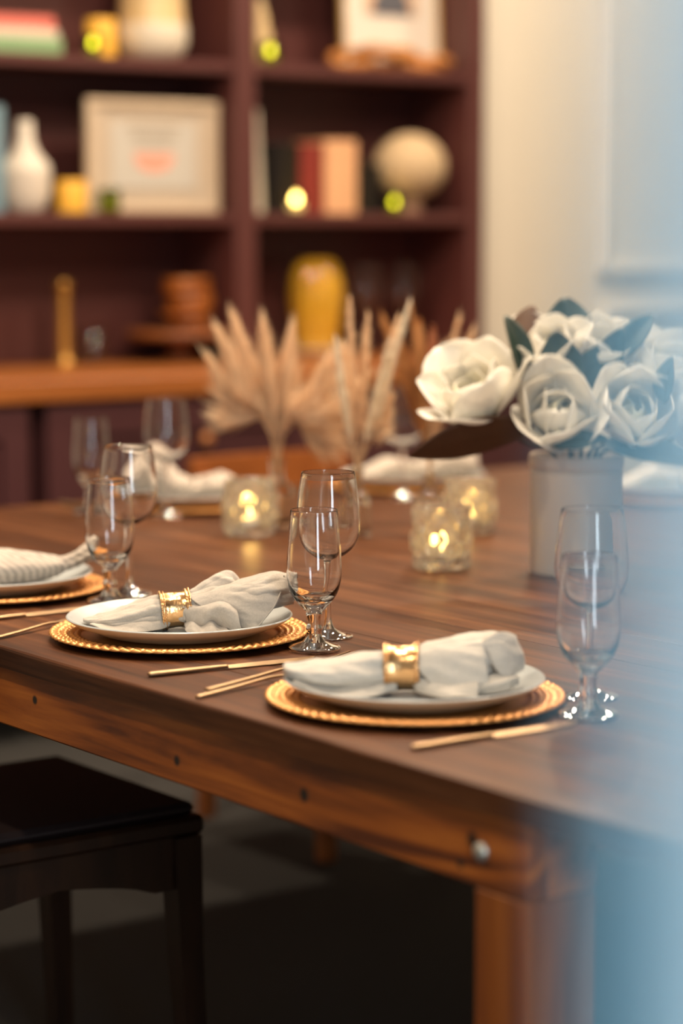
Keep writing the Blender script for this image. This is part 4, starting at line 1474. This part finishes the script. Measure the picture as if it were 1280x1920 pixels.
# glasses
stemglass('pilsner', 'footed water glass standing beside the sharply focused plate', 1.751, 2.415)
stemglass('wine', 'wine glass right behind the sharply focused water glass', 1.822, 2.482)
stemglass('pilsner', 'footed water glass nearest the table corner, before the crock', 1.746, 1.906)
stemglass('wine', 'wine glass nearest the table corner, before the crock', 1.822, 1.985)
stemglass('pilsner', 'footed water glass beside the striped napkin', 1.742, 2.890)
stemglass('wine', 'wine glass beside the striped napkin', 1.806, 2.943)
stemglass('wine', 'wine glass at the far table end, beside the far napkin', 2.345, 3.690)
stemglass('pilsner', 'footed water glass at the far table end', 2.262, 3.815)
stemglass('wine', 'wine glass at the far end behind the cream grasses', 2.868, 3.665)
stemglass('wine', 'wine glass on the worktop next to the amber vase', 4.300, 5.67, CZ, 'wine glasses on the worktop', 1.22)
stemglass('wine', 'wine glass on the worktop nearest the white wall', 4.440, 5.67, CZ, 'wine glasses on the worktop', 1.22)

# cutlery
knife('gold knife beside the sharply focused plate', (1.489, 2.386), (1.715, 2.361))
fork('gold fork beyond the sharply focused plate', (1.472, 2.722), (1.655, 2.791))
fork('gold fork nearer the corner plate', (1.463, 2.242), (1.700, 2.300))
fork('gold fork farther from the corner plate', (1.494, 2.270), (1.765, 2.345))
knife('gold knife nearest the table corner', (1.493, 1.889), (1.715, 1.885))
knife('gold knife beside the striped napkin', (1.490, 2.852), (1.700, 2.862))
knife('gold knife at the far table end', (2.29, 3.98), (2.30, 3.77))

# ================================================================== CENTREPIECES


def bubble_votive(label, x, y, r, h, seed):
    t = thing('bubble_votive', label, 'votive', (x, y, TZ + 0.0004), seed, 'bubbled glass votives on the table')
    r_ = random.Random(seed)
    bubbles = []
    rows = 5
    for i in range(rows):
        zc = h * (0.12 + 0.78 * i / (rows - 1))
        for k in range(9):
            bubbles.append((2 * PI * (k + 0.5 * (i % 2)) / 9 + r_.uniform(-.12, .12), zc + r_.uniform(-.004, .004), r_.uniform(0.010, 0.0145), r_.uniform(0.6, 1.0)))
    seg, n = 110, 42
    V = []
    for i in range(n):
        z = h * i / (n - 1)
        base = r * (0.90 + 0.10 * math.sin(PI * min(1, z / h * 1.1)))
        for k in range(seg):
            a = 2 * PI * k / seg
            d = 0
            for (ba, bz, br, bh) in bubbles:
                da = (a - ba + PI) % (2 * PI) - PI
                q = ((da * r) ** 2 + (z - bz) ** 2) / (br * br)
                if q < 1:
                    d = max(d, 0.0085 * bh * math.sqrt(1 - q))
            V.append(((base + d) * math.cos(a), (base + d) * math.sin(a), z))
    # inner wall back down
    m_ = 14
    for i in range(m_):
        z = h - (h - 0.014) * i / (m_ - 1)
        rr = r * 0.80 if i else r * 0.86
        for k in range(seg):
            a = 2 * PI * k / seg
            V.append((rr * math.cos(a), rr * math.sin(a), z))
    F = grid_faces(n + m_, seg, wrap_v=True)
    F.append(tuple(reversed(range(seg))))
    F.append(tuple(range((n + m_ - 1) * seg, (n + m_) * seg)))
    mesh('glass_cup', V, F, M['bubble'], t)
    tl_ = lathe('tealight', [(0.0005, 0.0145), (0.019, 0.0145), (0.0195, 0.030), (0.018, 0.030), (0.017, 0.027), (0.0005, 0.027)], M['tin'], t, 28)
    lathe('wax', [(0.0005, 0.0272), (0.0165, 0.0275), (0.0165, 0.0285), (0.0005, 0.0280)], M['wax'], tl_, 20)
    lathe('flame', [(0.0005, 0.0285), (0.0045, 0.034), (0.0062, 0.040), (0.004, 0.050), (0.0005, 0.058)], M['flame'], tl_, 14)
    return t


bubble_votive('bubbled glass votive beside the pampas vase', 2.322, 3.390, 0.042, 0.096, 3)
bubble_votive('bubbled glass votive standing nearest the crock of magnolias', 2.335, 2.885, 0.043, 0.098, 4)
bubble_votive('bubbled glass votive behind the one nearest the crock', 2.640, 3.185, 0.041, 0.094, 5)


def bud_vase(label, x, y, h, r):
    t = thing('bud_vase', label, 'vase', (x, y, TZ + 0.0004), 0, 'glass bud vases')
    o = refine([(0.0005, 0), (r * 0.8, 0.0), (r, 0.006), (r, h * 0.45), (r * 0.92, h * 0.58), (r * 0.5, h * 0.72), (r * 0.42, h * 0.82), (r * 0.44, h * 0.95), (r * 0.52, h)], 34)
    i = refine([(r * 0.48, h), (r * 0.40, h * 0.95), (r * 0.37, h * 0.82), (r * 0.45, h * 0.71), (r * 0.87, h * 0.56), (r * 0.94, h * 0.4), (r * 0.93, 0.012), (r * 0.5, 0.008), (0.0005, 0.008)], 30)
    lathe('bottle', o + i, M['bud_glass'], t, 44)
    lathe('lip', [(r * 0.50, h), (r * 0.56, h + 0.0005), (r * 0.58, h + 0.003), (r * 0.54, h + 0.005), (r * 0.48, h + 0.0045), (r * 0.47, h + 0.001)], M['bud'], t, 32)
    return t


def to_world(x, y, dr, df, z):
    return Vector((x + RX * dr + FX * df, y + RY * dr + FY * df, z))


def plume(name, label, cat, group, base, pts, width, mat, n=420, seed=0, flen=0.05, tight=0.35, stem_r=0.0014, start=0.42, part='plume', droop=0.0):
    """dried grass: stem through pts (local offsets from base) and a plume of fine fibres"""
    t = thing(name, label, cat, base, 0, group)
    P = catmull(pts, 40)
    mb = MB()
    mb.tube([tuple(p) for p in P[::2]], [stem_r * (1 - 0.5 * i / 19) for i in range(20)], 6)
    mb.build('stem', M['drystem'], t)
    r_ = random.Random(seed)
    V = []
    F = []
    for i in range(n):
        u = start + (1 - start) * r_.random() ** 0.9
        k = u * 39
        i0 = min(38, int(k))
        p = P[i0] + (P[i0 + 1] - P[i0]) * (k - i0)
        tn = P[i0 + 1] - P[i0]
        tn = tn / (np.linalg.norm(tn) + 1e-9)
        rd = np.array([r_.gauss(0, 1) for _ in range(3)])
        rd -= tn * rd.dot(tn)
        rd /= np.linalg.norm(rd) + 1e-9
        q = (u - start) / (1 - start)
        env = 1.35 * width * (math.sin(PI * min(1, q * 0.80 + 0.16)) ** 0.8)
        L = flen * r_.uniform(0.6, 1.15)
        sp = env * r_.uniform(0.35, 1.0)
        d = tn * math.sqrt(max(0.0001, 1 - tight * tight)) + rd * tight
        p1 = p + rd * sp * 0.55 + tn * L * 0.45
        p2 = p + rd * sp + tn * L + np.array((0, 0, -droop * L))
        sd = np.cross(tn, rd)
        w = 0.0011 * r_.uniform(0.7, 1.4)
        o = len(V)
        V += [p - sd * w, p + sd * w, p1 + sd * w * 1.1, p1 - sd * w * 1.1, p2]
        F += [(o, o + 1, o + 2, o + 3), (o + 3, o + 2, o + 4)]
    f = mesh(part, V, F, mat, t, smooth=False)
    f['kind'] = 'stuff'
    return t


def local_pts(pts):
    """(right, up, away) offsets along the diagonal axes -> xyz"""
    return [(RX * a + FX * c, RY * a + FY * c, b) for (a, b, c) in pts]


# vase 1: tan pampas
V1 = (2.425, 3.455)
bud_vase('glass bud vase holding the spreading tan pampas', V1[0], V1[1], 0.115, 0.030)
G1 = 'tan pampas plumes in the first bud vase'
for i, (tip, lab, wd, nn) in enumerate((
        ((-0.078, 0.280, 0.00), 'tan pampas plume leaning farthest toward the wine glasses', 0.024, 420),
        ((-0.058, 0.296, 0.02), 'tall tan pampas plume beside the farthest leaning one', 0.022, 420),
        ((-0.018, 0.290, -0.01), 'upright tan pampas plume in the middle of the fan', 0.022, 420),
        ((0.020, 0.278, 0.01), 'tan pampas plume inclined toward the amber vase', 0.022, 420),
        ((-0.092, 0.235, 0.02), 'short feathery tan plume low on the outer edge', 0.018, 300),
        ((0.075, 0.240, -0.01), 'broad tan pampas plume arching toward the cream grasses', 0.030, 480),
        ((0.112, 0.200, 0.01), 'drooping tan pampas plume reaching under the cream grasses', 0.030, 480))):
    a, b, c = tip
    plume('pampas_plume', lab, 'pampas', G1, (V1[0], V1[1], TZ + 0.012), local_pts([(0, 0, 0), (a * 0.02, 0.09, c * 0.1), (a * 0.22, 0.17, c * 0.4), (a * 0.6, b * 0.76, c * 0.7), (a, b, c)]), wd, M['pampas'], int(nn * 1.9), 30 + i, 0.085, 0.3, start=0.40)

# vase 2: cream wands and tan tails
V2 = (2.455, 3.262)
bud_vase('glass bud vase holding cream wands, between votives', V2[0], V2[1], 0.112, 0.023)
G2 = 'cream and tan grasses in the second bud vase'
for i, (tip, lab, wd, nn, mt_) in enumerate((
        ((-0.034, 0.310, -0.02), 'slim cream wand leaning toward the pampas', 0.0095, 520, 'pampas_w'),
        ((0.052, 0.305, -0.02), 'slim cream wand leaning toward the magnolias', 0.011, 520, 'pampas_w'),
        ((0.085, 0.368, 0.03), 'tall cream tipped wand above the others', 0.010, 420, 'pampas_w'),
        ((-0.012, 0.375, 0.03), 'tall tan grass tail standing upright', 0.012, 420, 'pampas'),
        ((0.018, 0.350, 0.04), 'shorter tan grass tail beside the upright one', 0.013, 420, 'pampas'),
        ((0.068, 0.345, 0.05), 'tan grass tail behind the cream tipped wand', 0.015, 420, 'pampas'),
        ((-0.020, 0.300, 0.06), 'soft tan tail low behind the cream wands', 0.026, 420, 'pampas'),
        ((0.055, 0.215, 0.03), 'low peach tail hanging beside the vase neck', 0.024, 360, 'pampas'))):
    a, b, c = tip
    plume('grass_plume', lab, 'dried grass', G2, (V2[0], V2[1], TZ + 0.012), local_pts([(0, 0, 0), (a * 0.04, 0.10, c * 0.1), (a * 0.38, 0.17, c * 0.4), (a * 0.72, b * 0.78, c * 0.7), (a, b, c)]), wd, M[mt_], nn, 60 + i, 0.026, 0.3, start=0.42)

# vase 3: brown bundle with cattails
V3 = (2.668, 3.330)
bud_vase('glass bud vase holding brown grasses, behind the magnolia leaf', V3[0], V3[1], 0.085, 0.026)
G3 = 'brown dried stems in the third bud vase'
for i, (tip, lab, wd, nn, mt_) in enumerate((
        ((-0.075, 0.330, 0.00), 'brown grass fan leaning over the cream wands', 0.020, 420, 'pampas_b'),
        ((-0.050, 0.300, 0.02), 'brown grass plume inside the leaning fan', 0.020, 420, 'pampas_b'),
        ((-0.030, 0.345, 0.03), 'thin brown grass plume rising beside the cattail', 0.012, 320, 'pampas_b'),
        ((0.045, 0.325, 0.02), 'thin tan spikelet on the magnolia side', 0.016, 260, 'pampas'),
        ((0.068, 0.305, 0.03), 'tan spikelet touching the magnolias', 0.018, 260, 'pampas'),
        ((0.020, 0.270, 0.02), 'low tan spikelet behind the magnolia petals', 0.022, 320, 'pampas'))):
    a, b, c = tip
    plume('grass_plume', lab, 'dried grass', G3, (V3[0], V3[1], TZ + 0.012), local_pts([(0, 0, 0), (a * 0.02, 0.08, c * 0.1), (a * 0.2, 0.16, c * 0.4), (a * 0.6, b * 0.76, c * 0.7), (a, b, c)]), wd, M[mt_], nn, 90 + i, 0.045, 0.25, start=0.38)
for i, (tip, r, lab, mt_) in enumerate((((-0.022, 0.352, 0.0), 0.0120, 'tan cattail with a blunt top', 'pampas_b'), ((0.004, 0.340, -0.01), 0.0085, 'red-brown cattail beside the tan one', 'cattail'))):
    a, b, c = tip
    t = thing('cattail', lab, 'cattail', (V3[0], V3[1], TZ + 0.012), 0, G3)
    P = catmull(local_pts([(0, 0, 0), (a * 0.1, 0.1, 0), (a * 0.6, 0.22, c * 0.5), (a, b, c)]), 30)
    mb = MB()
    mb.tube([tuple(p) for p in P], 0.0018, 6)
    mb.build('stem', M['drystem'], t)
    mb = MB()
    Q = P[17:]
    mb.tube([tuple(p) for p in Q], [r * min(1, (0.3 + 1.2 * k / len(Q)), (0.55 + 1.6 * (len(Q) - 1 - k) / len(Q))) for k in range(len(Q))], 14)
    mb.build('spike', M[mt_], t)

# ---- magnolias in the crock
CX, CY = 2.479, 2.735
CH = 0.180
t = thing('crock', 'warm grey ceramic crock holding the white magnolias', 'crock', (CX, CY, TZ + 0.0004))
lathe('body', refine([(0.0005, 0), (0.064, 0.0), (0.070, 0.003), (0.0712, 0.012)], 10) + [(0.0712, 0.10), (0.0714, CH - 0.026), (0.0705, CH - 0.021)] + [(0.066, CH - 0.026), (0.065, 0.02), (0.0005, 0.012)], M['crock'], t, 72)
lathe('rim', [(0.0660, CH - 0.026)] + refine([(0.0705, CH - 0.0205), (0.0730, CH - 0.016), (0.0735, CH - 0.006), (0.0715, CH), (0.0685, CH - 0.002), (0.0665, CH - 0.02)], 18), M['crock'], t, 72)


def petal_geo(L, W, a0, a1, cup, wave, ph, tipw=0.0, nu=16, nv=13, rad0=0.006, curl=0.0):
    V = []
    r, z = rad0, 0.0
    rows = []
    for i in range(nu):
        u = i / (nu - 1)
        th = a0 + (a1 - a0) * u + curl * max(0, u - 0.7) / 0.3
        if i:
            r += L / (nu - 1) * math.sin(th)
            z += L / (nu - 1) * math.cos(th)
        w = W * (math.sin(PI * min(1, 0.12 + u * 0.80)) ** 0.75) * (1 - 0.25 * u * tipw)
        if u > 0.86:
            w *= math.sqrt(max(0.03, 1 - ((u - 0.86) / 0.145) ** 2))
        rows.append((r, z, w, th, u))
    for (r, z, w, th, u) in rows:
        for j in range(nv):
            v = -1 + 2 * j / (nv - 1)
            nx, nz = -math.cos(th), math.sin(th)      # towards the flower's heart
            c = cup * w * v * v
            wv = wave * w * u * math.sin(3.1 * v + ph) * abs(v)
            V.append((r + nx * (c + wv), w * v * (1 - 0.12 * cup * v * v), z + nz * (c + wv)))
    return V, nu, nv


def sheet_to_solid(V, nu, nv, th=0.0009):
    S = np.array(V).reshape(nu, nv, 3)
    n = np.cross(np.gradient(S, axis=0), np.gradient(S, axis=1))
    n /= np.linalg.norm(n, axis=2, keepdims=True) + 1e-12
    B = S + n * th
    A = S.reshape(-1, 3)
    B = B.reshape(-1, 3)
    o = nu * nv
    F = grid_faces(nu, nv)
    fm = [0] * len(F)
    G = [tuple(reversed([i + o for i in f])) for f in F]
    F = F + G
    fm += [1] * len(G)
    ring = [j for j in range(nv)] + [i * nv + nv - 1 for i in range(1, nu)] + \
           [(nu - 1) * nv + j for j in range(nv - 2, -1, -1)] + [i * nv for i in range(nu - 2, 0, -1)]
    for a, b in zip(ring, ring[1:] + ring[:1]):
        F.append((b, a, a + o, b + o))
        fm.append(1)
    return np.vstack([A, B]), F, fm


def leaf_mesh(parent, p, d, up, L, W, bend=0.3, fold=0.25, seed=0):
    """leathery magnolia leaf: p base, d direction, up = the green face's normal"""
    d = Vector(d).normalized()
    up = Vector(up)
    up = (up - d * up.dot(d)).normalized()
    sd = d.cross(up)
    nu, nv = 18, 9
    V = []
    x = z = 0.0
    r_ = random.Random(seed)
    ph = r_.random() * 6
    for i in range(nu):
        u = i / (nu - 1)
        th = bend * (u - 0.3)
        if i:
            x += L / (nu - 1) * math.cos(th)
            z -= L / (nu - 1) * math.sin(th)
        w = W * math.sin(PI * (0.03 + 0.95 * u ** 0.85)) ** 0.75
        for j in range(nv):
            v = -1 + 2 * j / (nv - 1)
            h = fold * w * abs(v) + 0.05 * W * math.sin(7 * u + ph + 2 * v) * abs(v)
            q = Vector(p) + d * x + sd * (w * v) + up * (z + h)
            V.append(tuple(q))
    V, F, fm = sheet_to_solid(V, nu, nv, 0.0008)
    # which side is green: decide by the first face's normal
    a, b, c = (Vector(V[F[40][k]]) for k in range(3))
    nrm = (b - a).cross(c - a)
    mats = [M['leaf_top'], M['leaf_under']] if nrm.dot(up) > 0 else [M['leaf_under'], M['leaf_top']]
    o = mesh('leaf', V, F, None, parent, mats=mats, fmat=fm)
    return o


def magnolia(label, pos, axis, scale, openness, seed, leaves=(), npet=(6, 4, 3)):
    base = Vector((CX, CY, TZ + 0.016))
    t = thing('magnolia', label, 'magnolia', tuple(base), 0, 'white magnolias in the crock')
    ax = (Vector((RX, RY, 0)) * axis[0] + Vector((FX, FY, 0)) * axis[1] + Vector((0, 0, 1)) * axis[2]).normalized()
    pos = to_world(CX, CY, *pos) - base - ax * 0.034 * scale
    q = ax.to_track_quat('Z', 'Y').to_matrix().to_4x4()
    mtx = Matrix.Translation(pos) @ q @ Matrix.Scale(scale, 4)
    r_ = random.Random(seed)
    k0 = r_.random() * 6

    def put(name, V, nu, nv, phi, mats):
        rot = Matrix.Rotation(phi, 4, 'Z')
        V2, F, fm = sheet_to_solid([tuple(mtx @ (rot @ Vector(v))) for v in V], nu, nv, 0.0010)
        mesh(name, V2, F, None, t, mats=mats, fmat=fm)

    for ringi, n in enumerate(npet):
        for k in range(n):
            phi = k0 + 2 * PI * (k + 0.5 * (ringi % 2)) / n + r_.uniform(-.12, .12)
            if ringi == 0:
                a = openness + (0.42 if k % 2 else -0.05) + r_.uniform(-.12, .12)
                V, nu, nv = petal_geo(0.092 * r_.uniform(.94, 1.06), 0.047, 1.25, a - 0.9, 0.30, 0.22, r_.random() * 6, rad0=0.006, curl=0.5)
                mats = [M['petal'], M['petal']]
            elif ringi == 1:
                V, nu, nv = petal_geo(0.076 * r_.uniform(.94, 1.06), 0.038, 1.0, openness - 1.15 + r_.uniform(-.15, .25), 0.40, 0.28, r_.random() * 6, rad0=0.005, curl=0.35)
                mats = [M['petal'], M['petal']]
            else:
                V, nu, nv = petal_geo(0.056 * r_.uniform(.94, 1.06), 0.030, 0.75, openness - 1.25 + r_.uniform(-.2, .2), 0.5, 0.30, r_.random() * 6, rad0=0.004, curl=0.2)
                mats = [M['petal_in'], M['petal']]
            put('petal', V, nu, nv, phi, mats)
    V, F = lathe_geo([(0.0005, 0.0), (0.007, 0.002), (0.009, 0.010), (0.007, 0.022), (0.003, 0.030), (0.0005, 0.032)], 14)
    mesh('heart', [tuple(mtx @ Vector(v)) for v in V], F, M['pistil'], t)
    neck = Vector((pos.x * 0.22, pos.y * 0.22, CH - 0.02))
    mb = MB()
    P = catmull([(pos.x * 0.05, pos.y * 0.05, 0.0), tuple(neck * 0.98), tuple((neck + pos) / 2 - ax * 0.012), tuple(pos - ax * 0.002)], 14)
    mb.tube([tuple(p) for p in P], 0.0034, 8)
    mb.build('stem', M['stemdark'], t)
    for (lp, lt, lu, W, bend, fold) in leaves:
        p0 = to_world(CX, CY, lp[0], lp[1], TZ + lp[2]) - base
        p1 = to_world(CX, CY, lt[0], lt[1], TZ + lt[2]) - base
        nrm = Vector((RX, RY, 0)) * lu[0] + Vector((FX, FY, 0)) * lu[1] + Vector((0, 0, 1)) * lu[2]
        leaf_mesh(t, p0, p1 - p0, nrm, (p1 - p0).length * 1.06, W, bend, fold, seed + int(W * 1e4))
    return t


# bloom centres: (towards the window side, away, height above the table); leaves: base, tip, green-side normal, half width, bend, fold
magnolia('white magnolia facing front, just above the crock rim', (-0.034, -0.060, TZ + 0.247), (-0.05, -0.88, 0.56), 1.17, 0.56, 1,
         leaves=(((-0.015, -0.008, 0.272), (-0.036, -0.022, 0.362), (-0.25, -0.95, 0.1), 0.036, 0.25, 0.30),
                 ((0.000, -0.006, 0.272), (0.048, -0.020, 0.346), (0.25, -0.95, 0.2), 0.034, 0.35, 0.28),
                 ((-0.046, -0.085, 0.202), (0.030, -0.105, 0.216), (0.0, -0.75, 0.65), 0.017, 0.3, 0.25)))
magnolia('large white magnolia opening sideways over the brown leaf', (-0.158, -0.030, TZ + 0.277), (-0.40, -0.45, 0.78), 1.36, 0.85, 2,
         leaves=(((-0.070, -0.050, 0.222), (-0.252, -0.100, 0.196), (0.05, 0.75, 0.62), 0.040, 0.25, 0.16),
                 ((-0.150, 0.075, 0.300), (-0.206, 0.080, 0.326), (0.1, -0.8, 0.6), 0.018, 0.3, 0.25)))
magnolia('white cupped magnolia nearest the window side, facing front', (0.081, -0.050, TZ + 0.247), (0.12, -0.85, 0.58), 1.20, 0.52, 3,
         leaves=(((0.020, -0.006, 0.272), (0.067, -0.012, 0.366), (-0.35, -0.9, 0.25), 0.026, -0.2, 0.35),
                 ((0.036, -0.050, 0.200), (0.175, -0.090, 0.180), (0.0, -0.55, 0.85), 0.030, 0.3, 0.2)))
magnolia('white magnolia at the back top, between two dark leaves', (-0.043, 0.020, TZ + 0.336), (-0.12, -0.55, 0.85), 1.02, 0.62, 4,
         leaves=(((-0.084, -0.040, 0.295), (-0.106, -0.026, 0.390), (0.55, -0.80, 0.1), 0.022, 0.45, 0.5),
                 ((-0.082, 0.030, 0.345), (-0.066, 0.055, 0.402), (0.15, 0.95, 0.2), 0.026, -0.3, 0.2),
                 ((-0.006, 0.050, 0.335), (-0.014, 0.065, 0.412), (-0.1, -0.95, 0.3), 0.038, 0.2, 0.28),
                 ((0.014, 0.060, 0.345), (0.046, 0.085, 0.392), (0.3, -0.9, 0.3), 0.022, 0.4, 0.25)))
magnolia('small white magnolia at the back under the topmost leaf', (0.039, 0.035, TZ + 0.336), (0.15, -0.50, 0.88), 0.96, 0.60, 5,
         leaves=(((0.060, 0.0, 0.325), (0.110, 0.0, 0.390), (-0.45, -0.85, 0.3), 0.022, 0.3, 0.35),))
magnolia('white magnolia at the back on the window side', (0.140, 0.030, TZ + 0.305), (0.30, -0.45, 0.9), 1.18, 0.70, 6,
         leaves=(((0.128, -0.060, 0.262), (0.134, -0.048, 0.330), (-0.75, -0.65, 0.1), 0.020, 0.4, 0.45),))
magnolia('white magnolia lowest on the window side', (0.178, -0.030, TZ + 0.225), (0.75, -0.35, 0.5), 1.05, 0.75, 7)
